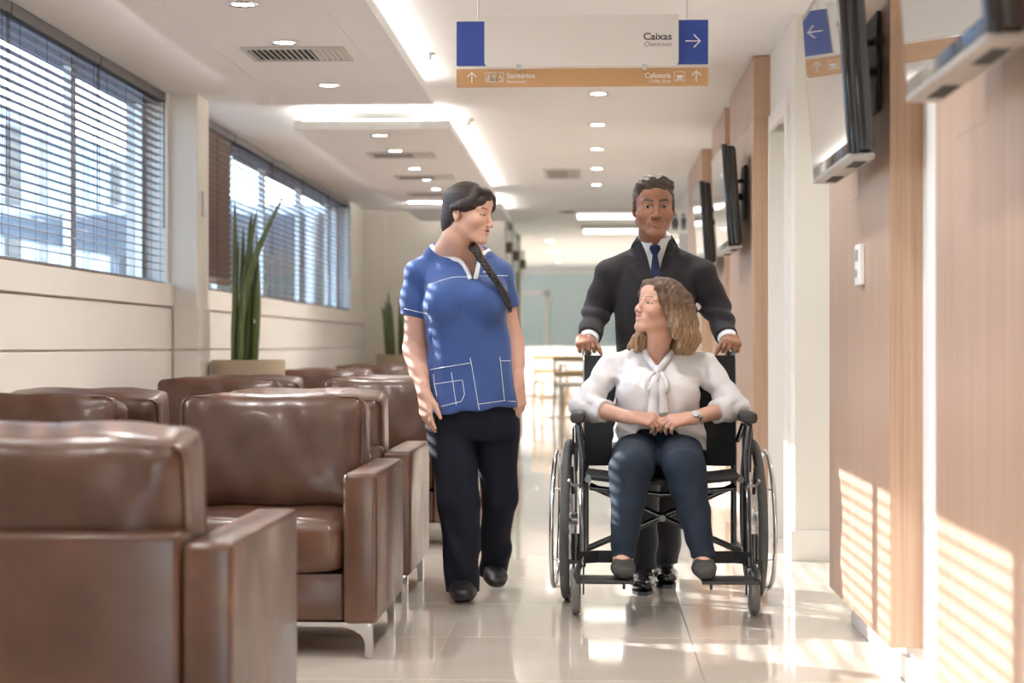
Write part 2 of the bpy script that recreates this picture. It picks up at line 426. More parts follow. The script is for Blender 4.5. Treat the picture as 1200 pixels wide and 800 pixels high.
# recessed downlights
LAMP_W = 36.0
def downlight(x, y, z, label, group, power=None, r=0.055):
    t = empty('downlight', (x, y, z), label=label, cat='downlight', group=group)
    obj('ring', lathe([(r * 0.78, 0.002), (r * 0.80, -0.006), (r, -0.008), (r * 1.12, -0.003), (r * 1.12, 0.002)], 28), M['chrome'], t, smooth=True)
    obj('diffuser', lathe([(r * 0.80, -0.001), (r * 0.78, -0.004), (0, -0.005)], 24), M['lamp'], t)
    l = bpy.data.lights.new('downlight_lamp', 'SPOT'); l.energy = power or LAMP_W; l.spot_size = math.radians(150); l.spot_blend = 0.9
    l.color = (1.0, 0.985, 0.968); l.shadow_soft_size = 0.05
    lo = bpy.data.objects.new('downlight_lamp', l); link(lo, t); lo.location = (0, 0, -0.02)
    return t
LL = ['round downlight between the wide vent and the end of the long ceiling board', 'round downlight touching the wide vent in the long ceiling board', 'round downlight a stride before the wide vent in the long ceiling board']
for (px, py), l in zip(((385, 99), (333, 49), (285, 4)), LL):
    p = atZ(px, py, ZP); downlight(p.x, p.y, ZP, l, 'downlights in the long ceiling board')
for k, y in enumerate((5.5, 4.0, 2.5)): downlight(-1.38, y, ZP, NTH[k + 3] + ' downlight from the open end of the long ceiling board', 'downlights in the long ceiling board')
for k, (px, py) in enumerate(((445, 158), (463, 176), (486, 197), (500, 210), (511, 221))):
    p = atZ(px, py, ZP); downlight(p.x, p.y, ZP, NTH[k] + ' round downlight past the gap, in the second floating ceiling board', 'downlights in the second ceiling board')
for k, y in enumerate((17.25, 15.7, 14.15, 12.6, 11.05, 9.5, 7.95, 6.4, 4.85, 3.3, 1.75)): downlight(0.03, y, ZC, NTH[k] + ' aisle ceiling downlight counting from the long light panels', 'downlights along the aisle ceiling')

downlight(1.40, 7.6, ZC, 'round downlight in the alcove between the wood panel and the door', 'downlights along the aisle ceiling', 14)  # added lamp, only there to brighten the dark alcove
# air vents
def vent(c, wx, wy, n, z, label):
    t = empty('air_vent', (c[0], c[1], z), label=label, cat='vent', group='ceiling air vents')
    f = 0.025
    for lo, hi in (((-wx, -wy), (wx, -wy + f)), ((-wx, wy - f), (wx, wy)), ((-wx, -wy + f), (-wx + f, wy - f)), ((wx - f, -wy + f), (wx, wy - f))):
        obj('vent_frame', box((lo[0], lo[1], -0.012), (hi[0], hi[1], 0.0), 0.002, 1), M['vent'], t)
    obj('duct', box((-wx + f, -wy + f, -0.003), (wx - f, wy - f, -0.001)), M['vent_dark'], t)
    me = None
    for i in range(n):
        x = -wx + f + (2 * wx - 2 * f) * (i + 0.5) / n
        if me is None:
            o = obj('slat', box((-0.009, -wy + f, -0.001), (0.009, wy - f, 0.001)), M['vent'], t); me = o.data
        else: o = link(bpy.data.objects.new('slat', me), t)
        o.location = (x, 0, -0.008); o.rotation_euler = (0, math.radians(28 if i < n * 0.65 else -35), 0)
    return t
p = atZ(349, 62, ZP); vent(p, 0.235, 0.19, 16, ZP, 'wide slatted air vent in the long floating ceiling board')
for px, py, l in ((471, 181, 'first slatted vent in the ceiling board past the gap'), (498, 207, 'second slatted vent in the ceiling board past the gap'), (509, 227, 'last slatted vent in the ceiling board past the gap')):
    p = atZ(px, py, ZP); vent(p, 0.235, 0.16, 16, ZP, l)
p = atZ(659, 203, ZC); vent(p, 0.16, 0.42, 12, ZC, 'small slatted air vent in the flat aisle ceiling')
# smoke detector, sprinkler
p = atZ(546, 139, ZC); t = empty('smoke_detector', (p.x, p.y, ZC), label='white round smoke detector beside the lit ceiling cove', cat='smoke detector')
obj('base', lathe([(0.05, 0), (0.05, -0.015), (0.045, -0.02), (0, -0.02)], 24), M['white_sign'], t, smooth=True); obj('sensor', lathe([(0.032, -0.02), (0.028, -0.042), (0.015, -0.05), (0, -0.05)], 20), M['white_sign'], t, smooth=True)
p = atZ(503, 62, ZC); t = empty('sprinkler', (p.x, p.y, ZC), label='small fire sprinkler head in the lit ceiling cove', cat='sprinkler')
obj('escutcheon', lathe([(0.03, 0), (0.026, -0.008), (0.01, -0.010), (0.01, -0.03), (0, -0.03)], 20), M['steel'], t, smooth=True); obj('deflector', lathe([(0.014, -0.036), (0.014, -0.034), (0, -0.034)], 12), M['steel'], t)
p = atZ(667, 248, ZC); t = empty('speaker_grille', (p.x, p.y, ZC), label='dark round speaker grille in the ceiling before the light panels', cat='speaker')
obj('ring', lathe([(0.10, 0), (0.12, -0.006), (0.13, -0.004), (0.13, 0.0)], 24), M['vent'], t); obj('grille', lathe([(0.10, -0.002), (0.05, -0.01), (0, -0.012)], 24), M['vent_dark'], t)
# long luminous panels at the far end of the aisle
for k, (py, l) in enumerate(((248, 'long glowing ceiling light panel nearer the hanging sign'), (266, 'long glowing ceiling light panel nearer the cafe'))):
    p = atZ(740, py, ZC); t = empty('ceiling_light_panel', (p.x, p.y, ZC), label=l, cat='ceiling light', group='long ceiling light panels')
    obj('frame', box((-0.62, -0.40, -0.05), (0.62, 0.40, 0.0), 0.004, 1), M['white_sign'], t); obj('diffuser', box((-0.59, -0.37, -0.056), (0.59, 0.37, -0.051)), M['panel_lamp'], t)
# ================================================================== outside the windows
M['grass'] = mat('outside_paving', (0.42, 0.42, 0.40), 0.9); M['bwhite'] = mat('facade_white', (0.85, 0.86, 0.88), 0.6)
M['bglass'] = mat('facade_glass', (0.27, 0.45, 0.68), 0.25, spec=0.8); M['bbeige'] = mat('facade_beige', (0.55, 0.44, 0.34), 0.7)
struct('ground', box((-60, -30, -0.4), (-2.76, 70, -0.3)), M['grass'])
bl = empty('outside_office_building', (-13, 75, -0.3), label='pale office building with blue glass bands outside the blinds', cat='building')
obj('wall', box((-4, -70, 0), (0, 50, 6.6)), M['bwhite'], bl)
M['bdark'] = mat('facade_brown', (0.24, 0.19, 0.15), 0.6); M['bglass2'] = mat('facade_glass_light', (0.50, 0.64, 0.80), 0.25, spec=0.8)
rb_ = random.Random(11); y = -66.0; meshes = {}
while y < 46:
    for (wd_, m_) in ((2.6, 'bglass'), (0.7, 'bwhite'), (1.9, 'bglass2'), (1.0, 'bdark'), (1.3, 'bwhite'), (0.5, 'bbeige')):
        if m_ == 'bwhite': y += wd_; continue
        key = (wd_, m_)
        if key not in meshes: meshes[key] = obj('facade_strip', box((0, 0, 0.4), (0.08, wd_, 6.2)), M[m_], bl); o = meshes[key]
        else: o = link(bpy.data.objects.new('facade_strip', meshes[key].data), bl)
        o.location = (0, y, 0); y += wd_ + rb_.uniform(0, 0.4)
# ================================================================== hanging sign
YS = 7.5
def S(px, py): p = atY(px, py, YS); return p.x, p.z
sg = empty('hanging_sign', (S(683, 102)[0], YS, S(683, 102)[1]), label='white and blue direction sign with a wooden strip hanging from the ceiling', cat='sign')
ox, oz = sg.location.x, sg.location.z
def srect(name, x0, y0, x1, y1, m, d0, d1, bev=0.002):
    a = S(x0, y1); b = S(x1, y0)
    return obj(name, box((a[0] - ox, d0, a[1] - oz), (b[0] - ox, d1, b[1] - oz), bev, 1), M[m], sg)
srect('blue_panel', 535, 25, 572, 77, 'blue_sign', 0.0, 0.02); srect('blue_panel', 790, 23, 830, 75, 'blue_sign', 0.0, 0.02)
srect('wood_strip', 535, 79, 830, 102, 'wood_sign', 0.0, 0.02)
x0, z0 = S(568, 79); x1, z1 = S(795, 18); x0 -= ox; x1 -= ox; z0 -= oz; z1 -= oz
c = 0.018; poly = [(x0, z1), (x1, z1)] + [(x1 - c + c * math.cos(a), z0 + c + c * math.sin(a)) for a in np.linspace(0, -math.pi / 2, 6)] + [(x0 + c + c * math.cos(a), z0 + c + c * math.sin(a)) for a in np.linspace(-math.pi / 2, -math.pi, 6)]
obj('white_panel', prism(poly, -0.022, -0.002), M['white_sign'], sg)
for px in (608, 755): srect('clip', px - 2.5, 76, px + 2.5, 83, 'steel', -0.026, -0.0, 0.001)
for px in (560, 805):
    a = S(px, 25); obj('suspension_rod', tube([(a[0] - ox, 0.01, a[1] - oz), (a[0] - ox, 0.01, ZC - oz)], 0.003, 6), M['steel'], sg)
def stext(txt, px, py, hpx, m, d, right=False, it=0.0, bold=0.0, wpx=None):
    size = hpx * YS / FPX / 0.70
    me = text_mesh(txt, size, it, bold * size); o = obj('lettering', me, M[m], sg)
    xs = [v.co.x for v in me.vertices]; wdt = max(xs) - min(xs)
    s = (wpx * YS / FPX / wdt) if wpx else 1.0
    a = S(px, py); o.rotation_euler = (math.pi / 2, 0, 0); o.scale = (s, 1, 1)
    o.location = (a[0] - ox - (max(xs) * s if right else min(xs) * s), d, a[1] - oz); o['kind'] = 'stuff'; return o
stext('Caixas', 787, 47.5, 8.2, 'ink', -0.0232, True, 0, 0.02, 33); stext('Checkouts', 787, 55, 5.4, 'ink_grey', -0.0232, True, 0.25, 0, 32)
stext('Sanitários', 594, 91.5, 6.0, 'ink_white', -0.0012, False, 0, 0.012, 33); stext('Restrooms', 594, 97.3, 3.4, 'ink_white', -0.0012, False, 0.0, 0, 22)
stext('Cafeteria', 786, 91.0, 5.8, 'ink_white', -0.0012, True, 0, 0.012, 30); stext('Coffee Shop', 786, 96.6, 3.6, 'ink_white', -0.0012, True, 0.2, 0, 25)
def stroke(name, segs, w, m, d, par=sg):
    bm = bmesh.new()
    for pts in segs:
        for (a, b) in zip(pts[:-1], pts[1:]):
            A = Vector((a[0] - ox, d, a[1] - oz)); B = Vector((b[0] - ox, d, b[1] - oz)); t = (B - A).normalized(); n_ = Vector((-t.z, 0, t.x)) * w / 2
            A -= t * w * 0.3; B += t * w * 0.3
            bm.faces.new([bm.verts.new(v) for v in (A + n_, A - n_, B - n_, B + n_)])
    o = obj(name, bm, M[m], par); o['kind'] = 'stuff'; return o
def arrow(cx, cy, r, ang, m, d, w):
    c, s = math.cos(ang), math.sin(ang)
    def T(x, y): return S(cx + (x * c - y * s) * r, cy - (x * s + y * c) * r)
    stroke('arrow', [[T(-1, 0), T(1, 0)], [T(0.15, 0.85), T(1, 0), T(0.15, -0.85)]], w, m, d)
arrow(812, 48, 8.5, 0, 'ink_white', -0.0012, 0.0045); arrow(553, 91, 6, math.pi / 2, 'ink_white', -0.0012, 0.004); arrow(816, 89, 6, math.pi / 2, 'ink_white', -0.0012, 0.004)
def rectl(x0, y0, x1, y1): return [S(x0, y0), S(x1, y0), S(x1, y1), S(x0, y1), S(x0, y0)]
stroke('pictogram_box', [rectl(569, 85, 576, 96), rectl(576, 85, 583, 96), rectl(583, 85, 590, 96), rectl(790, 84, 802, 95)], 0.0018, 'ink_white', -0.0012)
def person_icon(cx, skirt):
    segs = [[S(cx, 88.5), S(cx, 92)], [S(cx - 1, 92), S(cx - 1, 95)], [S(cx + 1, 92), S(cx + 1, 95)], [S(cx - 1.6, 89.4), S(cx + 1.6, 89.4)], [S(cx - .4, 87.0), S(cx + .4, 87.0)]]
    if skirt: segs.append([S(cx - 1.8, 92.6), S(cx + 1.8, 92.6)])
    stroke('pictogram_person', segs, 0.004, 'ink_white', -0.0012)
person_icon(572.5, False); person_icon(579.5, True)
wc = [S(586.5 + 2.2 * math.cos(a), 92.6 - 2.2 * math.sin(a)) for a in np.linspace(2.2, 5.8, 8)]
stroke('pictogram_wheelchair', [wc, [S(586, 87.5), S(586, 91), S(588, 91), S(588.6, 94)]], 0.0025, 'ink_white', -0.0012)
stroke('pictogram_cup', [[S(793, 88.5), S(799, 88.5)], [S(793.4, 89.8), S(798.6, 89.8)], [S(794, 91), S(798, 91)], [S(792.5, 93), S(799.5, 93)], [S(799, 88.5), S(800.4, 89.5), S(798.6, 90.8)]], 0.0042, 'ink_white', -0.0012)

# ================================================================== televisions on the wood panels
def television(y0, y1, xb, label, tilt=4.0, zb=CH + 0.52, h=0.515, yaw=0.0):
    L = y1 - y0; yc = (y0 + y1) / 2
    t = empty('television', (xb, yc, zb), label=label, cat='television', group='wall televisions on the wood panels')
    t.rotation_euler = (0, 0, math.radians(yaw))
    k = math.tan(math.radians(tilt))
    # local x: 0 = screen face at the bottom, + towards the wall
    def slab(name, xa, xb_, ya, yb, za, zb_, m, bev):
        bm = box((xa, ya, za), (xb_, yb, zb_), bev, 2)
        for v in bm.verts: v.co.x -= v.co.z * k
        return obj(name, bm, M[m], t, smooth=True, angle=30)
    slab('bezel', 0.0, 0.03, -L / 2, L / 2, 0.0, h, 'black_gloss', 0.006)
    slab('screen', -0.001, 0.004, -L / 2 + 0.022, L / 2 - 0.022, 0.032, h - 0.022, 'screen', 0.0)
    slab('bottom_trim', -0.002, 0.070, -L / 2 + 0.004, L / 2 - 0.004, -0.011, 0.003, 'silver', 0.004)
    bm = box((0.012, -L / 2 + 0.004, 0.004), (0.075, L / 2 - 0.004, h - 0.006), 0.022, 3)
    for v in bm.verts: v.co.x -= v.co.z * k
    obj('back_cover', bm, M['black_gloss'], t, smooth=True, angle=30)
    for yy in (-L * 0.28, L * 0.28): slab('speaker_slot', 0.025, 0.06, yy - 0.09, yy + 0.09, -0.0125, -0.0105, 'vent_dark', 0)
    depth = XP - xb
    obj('wall_plate', box((depth - 0.012, -0.12, h * 0.3), (depth, 0.12, h * 0.85), 0.003), M['black'], t)
    arm = tube([(depth - 0.01, 0.04, h * 0.55), (0.055, 0.0, h * 0.55)], 0.018, 8); tube([(depth - 0.01, -0.04, h * 0.7), (0.05, 0.0, h * 0.7)], 0.012, 8, arm)
    obj('bracket', arm, M['black'], t, smooth=True)
    return t
television(3.15, 3.96, 0.655, 'wall television over the long wood panel whose screen mirrors the sign strip')
television(5.10, 5.92, 0.69, 'wall television above the white control plate on the wood panel')
television(9.75, 10.62, 0.70, 'wall television hung past the cream door', h=0.53)
television(11.8, 12.6, 0.70, 'wall television on the next wood panel past the one by the cream door', h=0.52)

# restroom plate sticking out of the wall
p = atX(813, 264, 0.905)
rs = empty('restroom_sign', (0.905, 17.6, 2.02), label='white restroom plate with dark figures sticking out of the wall', cat='sign')
obj('plate', box((-0.30, 0, 0), (0, 0.015, 0.22), 0.002), M['white_sign'], rs)
def fig(cx, skirt):
    bm = prism([(cx - 0.02, 0.03), (cx - 0.005, 0.03), (cx, 0.08), (cx + 0.005, 0.03), (cx + 0.02, 0.03), (cx + (0.035 if skirt else 0.022), 0.09), (cx + 0.025, 0.145), (cx - 0.025, 0.145), (cx - (0.035 if skirt else 0.022), 0.09)], -0.003, 0.0)
    lathe([(0.0, -0.003), (0.016, -0.003), (0.016, 0.0)], 12, bm, (cx, 0, 0.168), 'Y'); o = obj('figure', bm, M['ink'], rs); o['kind'] = 'stuff'
fig(-0.22, False); fig(-0.14, True); fig(-0.06, False)

# ================================================================== glazed screen and cafe at the far end
M['mull_dark'] = mat('lamp_band', (0.16, 0.12, 0.09), 0.5); M['mull'] = mat('screen_mullion', (0.50, 0.40, 0.30), 0.5); M['teal_wall'] = mat('teal_wall', (0.66, 0.80, 0.81), 0.5)
M['frost'] = mat('frosted_glass', (0.62, 0.61, 0.58), 0.4, emit=(1, 0.95, 0.88), estr=0.10); M['wood_light'] = mat('light_wood', (0.55, 0.38, 0.22), 0.45); M['cush'] = mat('cream_cushion', (0.74, 0.68, 0.60), 0.7)
scr = empty('glass_screen', (XE, Y1 + 0.3, 0), label='glazed screen with slim brown posts along the far corridor', cat='glass screen')
YSC = [0.12, 2.0, 4.3]
for i, y in enumerate(YSC):
    obj('post', box((-0.06, y - 0.07, 0), (0.0, y + 0.07, ZC), 0.004), M['mull'], scr)
    if i: obj('pane', box((-0.035, YSC[i - 1] + 0.07, 0.1), (-0.025, y - 0.07, ZC)), M['glass_teal'], scr)
    s = empty('wall_lamp', (XE, Y1 + 0.3 + y - 0.02, 2.06), label='dark band wall lamp with frosted glass on the ' + ('post beside the cream end wall', 'middle slim brown post', 'last slim brown post before the cafe')[i], cat='wall lamp', group='wall lamps on the posts')
    obj('band', box((0, -0.05, -0.06), (0.07, 0.05, 0.06), 0.004), M['mull_dark'], s); obj('glass_shade', box((0.008, -0.042, 0.06), (0.062, 0.042, 0.19), 0.004), M['frost'], s); obj('glass_shade', box((0.008, -0.042, -0.19), (0.062, 0.042, -0.06), 0.004), M['frost'], s)
rail = obj('rail', box((-0.05, 0, 0.95), (-0.01, 4.3, 1.0)), M['mull'], scr)
YF = 36.0
wf = struct('wall_far', box((-8, YF, 0), (5.0, YF + 0.2, 2.35)), M['teal_wall'])
obj('header', box((-8, YF - 0.05, 2.35), (5.0, YF + 0.2, ZC)), M['white'], wf)
struct('wall_cafe_side', box((-8.0, 31, 0), (-7.9, YF, ZC)), M['white'])
struct('wall_corridor_end', box((1.3, 20.0, 0), (5.0, 20.15, ZC)), M['cream'])
struct('wall_cafe_right', box((4.9, 20.1, 0), (5.0, YF, ZC)), M['white'])
fl2 = struct('floor_cafe', box((-8, 30.0, -0.08), (-2.7, 42, -0.002)), M['tile']); struct('ceiling_cafe', box((-8, 21, ZC), (-2.75, 42, ZC + 0.1)), M['white'])
struct('wall_screen_back', box((-3.2, 20.8, 0), (-3.1, 31, ZC)), M['white'])
d2 = empty('door_2', (-1.15, YF, 0), kind='structure')
obj('door_frame', box((-0.30, -0.06, 0), (-0.2, 0, 2.0)), M['white_sign'], d2); obj('door_frame', box((0.2, -0.06, 0), (0.30, 0, 2.0)), M['white_sign'], d2); obj('door_frame', box((-0.3, -0.06, 1.95), (0.3, 0, 2.03)), M['white_sign'], d2)
obj('door_leaf', box((-0.2, -0.02, 0.0), (0.2, 0.0, 1.95)), M['teal_wall'], d2); obj('kick_plate', box((-0.18, -0.03, 0.1), (0.18, -0.02, 0.9)), M['alu'], d2)
# cafe lights
for k, (x, y) in enumerate(((-0.6, 26.5), (1.2, 26.5), (-0.6, 29.5), (1.2, 29.5), (-0.6, 32.5), (1.2, 32.5), (3.0, 29.5), (-2.2, 32.5))): downlight(x, y, ZC, 'round cafe downlight, ' + ('over the tables nearest the glazed screen', 'behind the tall man, first row', 'in the middle row on the glazed screen side', 'in the middle row behind the tall man', 'in the row before the teal wall, screen side', 'in the row before the teal wall, behind the man', 'over the far corner of the cafe', 'in front of the teal door')[k], 'downlights over the cafe', 190, 0.08)
def cafe_chair(x, y, rz, label):
    t = empty('cafe_chair', (x, y, 0), rz, label, 'chair', 'wooden cafe chairs')
    for sx in (-1, 1):
        obj('leg', tube([(sx * 0.21, -0.22, 0), (sx * 0.20, -0.20, 0.45)], [0.014, 0.02], 8), M['wood_light'], t)
        obj('leg', tube([(sx * 0.21, 0.25, 0), (sx * 0.20, 0.20, 0.45), (sx * 0.20, 0.26, 0.84)], [0.014, 0.02, 0.014], 8), M['wood_light'], t)
    obj('seat', box((-0.23, -0.23, 0.43), (0.23, 0.21, 0.485), 0.015), M['cush'], t)
    for z in (0.60, 0.80): obj('back_rail', box((-0.21, 0.215 + (z - .45) * .14, z - 0.035), (0.21, 0.235 + (z - .45) * .14, z + 0.035), 0.006), M['wood_light'], t)
    obj('stretcher', box((-0.2, -0.01, 0.2), (0.2, 0.01, 0.23)), M['wood_light'], t)
def cafe_table(x, y, label):
    t = empty('cafe_table', (x, y, 0), 0, label, 'table', 'white cafe tables')
    obj('table_top', lathe([(0.0, 0.72), (0.38, 0.72), (0.40, 0.735), (0.38, 0.75), (0, 0.75)], 32), M['white_sign'], t, smooth=True)
    obj('pedestal', lathe([(0.028, 0.02), (0.028, 0.72)], 16), M['chrome'], t, smooth=True); obj('base', lathe([(0.24, 0), (0.24, 0.012), (0.03, 0.03), (0, 0.03)], 24), M['chrome'], t, smooth=True)
cafe_table(-0.45, 25.6, 'round white cafe table beside the glazed screen'); cafe_chair(-0.25, 24.6, 2.9, 'light wooden cafe chair turned from the white table by the screen')
cafe_chair(-0.08, 26.6, 2.4, 'light wooden cafe chair behind the other by the white tables'); cafe_table(0.55, 27.0, 'round white cafe table behind the man in the suit')
cafe_chair(-0.6, 27.3, 0.3, 'light wooden cafe chair at the far edge of the round table'); cafe_table(-0.5, 30.0, 'round white cafe table before the teal wall')
cafe_chair(0.1, 30.6, -2.0, 'light wooden cafe chair before the teal wall')
ct = empty('service_counter', (0.4, 34.0, 0), label='long low white service counter in front of the teal wall', cat='counter')
obj('body', box((-2.0, 0, 0.1), (3.0, 0.6, 0.92), 0.01), M['white_sign'], ct); obj('worktop', box((-2.05, -0.04, 0.92), (3.05, 0.62, 0.96), 0.006), M['white_sign'], ct); obj('plinth', box((-1.95, 0.05, 0), (2.95, 0.55, 0.1)), M['vent'], ct)
# ================================================================== armchairs
def cushion(w, d, h, nx=14, ny=5, nz=10, puff=0.03, seed=0, r=0.03):
    """soft box centred in x,y, base at z=0; puffs out on the two large faces (y)"""
    rnd = random.Random(seed); ph = [rnd.uniform(0, 6.28) for _ in range(8)]
    bm = box((-w / 2, -d / 2, 0), (w / 2, d / 2, h))
    bmesh.ops.subdivide_edges(bm, edges=[e for e in bm.edges if abs((e.verts[0].co - e.verts[1].co).x) > 1e-4], cuts=nx, use_grid_fill=True)
    bmesh.ops.subdivide_edges(bm, edges=[e for e in bm.edges if abs((e.verts[0].co - e.verts[1].co).y) > 1e-4], cuts=ny, use_grid_fill=True)
    bmesh.ops.subdivide_edges(bm, edges=[e for e in bm.edges if abs((e.verts[0].co - e.verts[1].co).z) > 1e-4], cuts=nz, use_grid_fill=True)
    hx, hy, hz = w / 2, d / 2, h / 2
    for v in bm.verts:
        x, y, z = v.co.x, v.co.y, v.co.z - hz
        # rounded box
        q = Vector((max(abs(x) - (hx - r), 0), max(abs(y) - (hy - r), 0), max(abs(z) - (hz - r), 0)))
        core = Vector((min(max(x, -(hx - r)), hx - r), min(max(y, -(hy - r)), hy - r), min(max(z, -(hz - r)), hz - r)))
        dd = Vector((x, y, z)) - core
        if dd.length > 1e-6: dd = dd.normalized() * r; nv = core + dd
        else: nv = Vector((x, y, z))
        u, t = x / hx, z / hz
        pf = (1 - u ** 4) * (1 - t ** 4)
        nv.y += (y / hy) * puff * pf * (1 if abs(y) > 0.01 else 0)
        nv.z += (z / hz) * 0.012 * (1 - u ** 4)
        wv = 0.004 * math.sin(9 * u + ph[0]) * math.sin(5 * t + ph[1]) + 0.003 * math.sin(17 * u + 6 * t + ph[2]) + 0.002 * math.sin(33 * u + ph[3]) * max(t, 0)
        nv.y += wv * (1 if y >= 0 else -1) ; nv.z += 0.003 * math.sin(7 * u + ph[4]) * max(t, 0)
        v.co = nv + Vector((0, 0, hz))
    return bm
def seam_loop(w, d, h, face_y, r=0.0045, rad=0.03):
    hx, hz = w / 2 - 0.006, h / 2 - 0.006; c = rad; pts = []
    for sx, sz, a0 in ((1, 1, 0), (-1, 1, 90), (-1, -1, 180), (1, -1, 270)):
        for a in np.linspace(a0, a0 + 90, 5): pts.append((sx * (hx - c) + c * math.cos(math.radians(a)), face_y, sz * (hz - c) + c * math.sin(math.radians(a)) + h / 2))
    return tube(pts, r, 6, closed=True)
def chair_leg(parent, x, y, sx):
    """flat chrome blade: plate under the frame sweeping down into a slim foot"""
    pts = [(0.0, 0.11), (0.0, 0.0), (-0.022, 0.0)]
    for t in np.linspace(0, 1, 8): pts.append((-0.022 - 0.075 * (t ** 2.6), 0.085 * t ** 0.55 + 0.012))
    pts.append((-0.10, 0.11))
    pts = [(a * sx, b) for a, b in pts]
    o = obj('leg', prism(pts, -0.018, 0.018), M['chrome'], parent); o.location = (x, y, 0); return o
def make_armchair():
    root = empty('armchair')
    W = 0.42
    def arm_bm(s):
        bm = box((0, 0, 0.11), (0.105, 0.80, 0.572), 0.016, 3)
        for v in bm.verts: v.co.x = s * (W - 0.105 + v.co.x)
        return bm
    for s in (-1, 1):
        a = obj('arm', arm_bm(s), M['leather'], root, smooth=True)
        sm = tube([(s * (W - 0.004), 0.006, 0.13), (s * (W - 0.004), 0.006, 0.555), (s * (W - 0.004), 0.03, 0.568), (s * (W - 0.004), 0.77, 0.568)], 0.0025, 5)
        obj('seam', sm, M['leather_seam'], a)
    obj('front_rail', box((-W + 0.107, 0.03, 0.115), (W - 0.107, 0.50, 0.262), 0.012, 2), M['leather'], root, smooth=True)
    obj('back_panel', box((-W + 0.108, 0.62, 0.11), (W - 0.108, 0.797, 0.592), 0.018, 3), M['leather'], root, smooth=True)
    sc_ = obj('seat_cushion', cushion(2 * W - 0.215, 0.58, 0.15, 12, 8, 3, 0.0, 3, 0.025), M['leather'], root, smooth=True, angle=180); sc_.location = (0, 0.305, 0.268)
    bc = obj('back_cushion', cushion(0.625, 0.20, 0.372, 16, 5, 12, 0.032, 5, 0.026), M['leather'], root, smooth=True, angle=180)
    bc.location = (0, 0.60, 0.413); bc.rotation_euler = (math.radians(-9), 0, 0)
    for fy in (-0.092, 0.092): obj('piping', seam_loop(0.625, 0.20, 0.372, fy), M['leather'], bc, smooth=True)
    for s in (-1, 1):
        for y in (0.06, 0.70): chair_leg(root, s * (W - 0.02), y, s)
    obj('underframe', box((-W + 0.03, 0.03, 0.098), (W - 0.03, 0.77, 0.112)), M['chrome'], root)
    return root
proto = make_armchair(); first = True
def place_armchair(x, y, away, label):
    """y: front edge when facing the camera; rear edge when facing away"""
    global first
    o = proto if first else copy_tree(proto); first = False
    o.rotation_euler = (0, 0, math.pi if away else 0.0); o.location = (x, y + 0.80 if away else y, 0)
    tag(o, label, 'armchair', 'brown leather armchairs in rows')
XRc, XLc = -1.08, -1.925
place_armchair(-1.128, 3.68, True, 'brown leather armchair with its back towards the row facing it, alone at the row end')
place_armchair(XRc, 5.72, False, 'brown leather armchair facing the single turned armchair, on the aisle')
place_armchair(XLc, 5.72, False, 'brown leather armchair facing the single turned armchair, by the window wall')
place_armchair(XRc - .015, 6.93, True, 'brown leather armchair back to back with the first aisle chair, beside the nurse')
place_armchair(XLc - .015, 6.93, True, 'brown leather armchair back to back with the first window chair')
place_armchair(XRc, 9.0, False, 'brown leather armchair behind the nurse facing the aisle rows, on the aisle')
place_armchair(XLc, 9.0, False, 'brown leather armchair in front of the large planter by the column')
for (y, aw, nm) in ((10.2, True, 'just before the large planter'), (12.3, False, 'just past the large planter'), (13.5, True, 'second row past the large planter'), (15.6, False, 'third row past the large planter'), (16.8, True, 'last row before the end wall')):
    place_armchair(XRc, y, aw, 'brown leather armchair on the aisle, ' + nm); place_armchair(XLc, y, aw, 'brown leather armchair by the windows, ' + nm)

# ================================================================== planters with tall spear leaves
def _leafm(n, b):
    v = coords(n, (40, 40, 1.2)); a = noise(n, v, 3, 3); v2 = coords(n); a2 = noise(n, v2, 2.2, 2)
    mx = n.nodes.new('ShaderNodeMix'); mx.data_type = 'FLOAT'; mx.inputs[0].default_value = 0.4; lk(n, a, mx.inputs[2]); lk(n, a2, mx.inputs[3])
    lk(n, ramp(n, mx.outputs[0], [(0.3, (0.055, 0.070, 0.028)), (0.5, (0.125, 0.165, 0.058)), (0.7, (0.24, 0.27, 0.11))]), b.inputs['Base Color'])
M['leaf'] = mat('spear_leaf', rough=0.45, build=_leafm)
def spear(base, tip, bend, r0):
    base, tip = Vector(base), Vector(tip); pts = []; rs = []
    for t in np.linspace(0, 1, 14):
        p = base.lerp(tip, t) + Vector(bend) * math.sin(math.pi * t) ; pts.append(p)
        rs.append(max(0.84 * r0 * (1.0 - 0.12 * (1 - t)) * (1 - t ** 3.2) ** 0.8 + 0.0012, 0.0012))
    bm = tube(pts, rs, 10)
    return bm
def planter(x, y, z_rim, r, leaves, label, plabel):
    p = empty('planter', (x, y, 0), label=label, cat='planter', group='tall beige planters')
    h = z_rim
    obj('pot_body', lathe([(r * 0.80, 0), (r * 0.84, 0.02), (r, h - 0.02), (r * 0.985, h), (r * 0.92, h), (r * 0.9, h - 0.06), (0, h - 0.06)], 48), M['pot'], p, smooth=True)
    obj('soil', lathe([(r * 0.9, h - 0.058), (0, h - 0.05)], 24), M['soil'], p)
    q = empty('spear_plant', (x, y, h - 0.045), label=plabel, cat='plant', group='spear plants in planters')
    for (bx, by, tx, ty, tz, bn, r0) in leaves: obj('leaf', spear((bx, by, 0.012), (tx, ty, tz), bn, r0), M['leaf'], q, smooth=True, angle=180)
YPOT = 11.3
def lf(px0, px1, py1, dy0, dy1, bend, r0, xc, Y):
    a = atY(px0, 421, Y); b = atY(px1, py1, Y)
    return (a.x - xc, dy0, b.x - xc, dy1, b.z - 0.82, bend, r0)
pc = atY(291, 421, YPOT); xc = pc.x
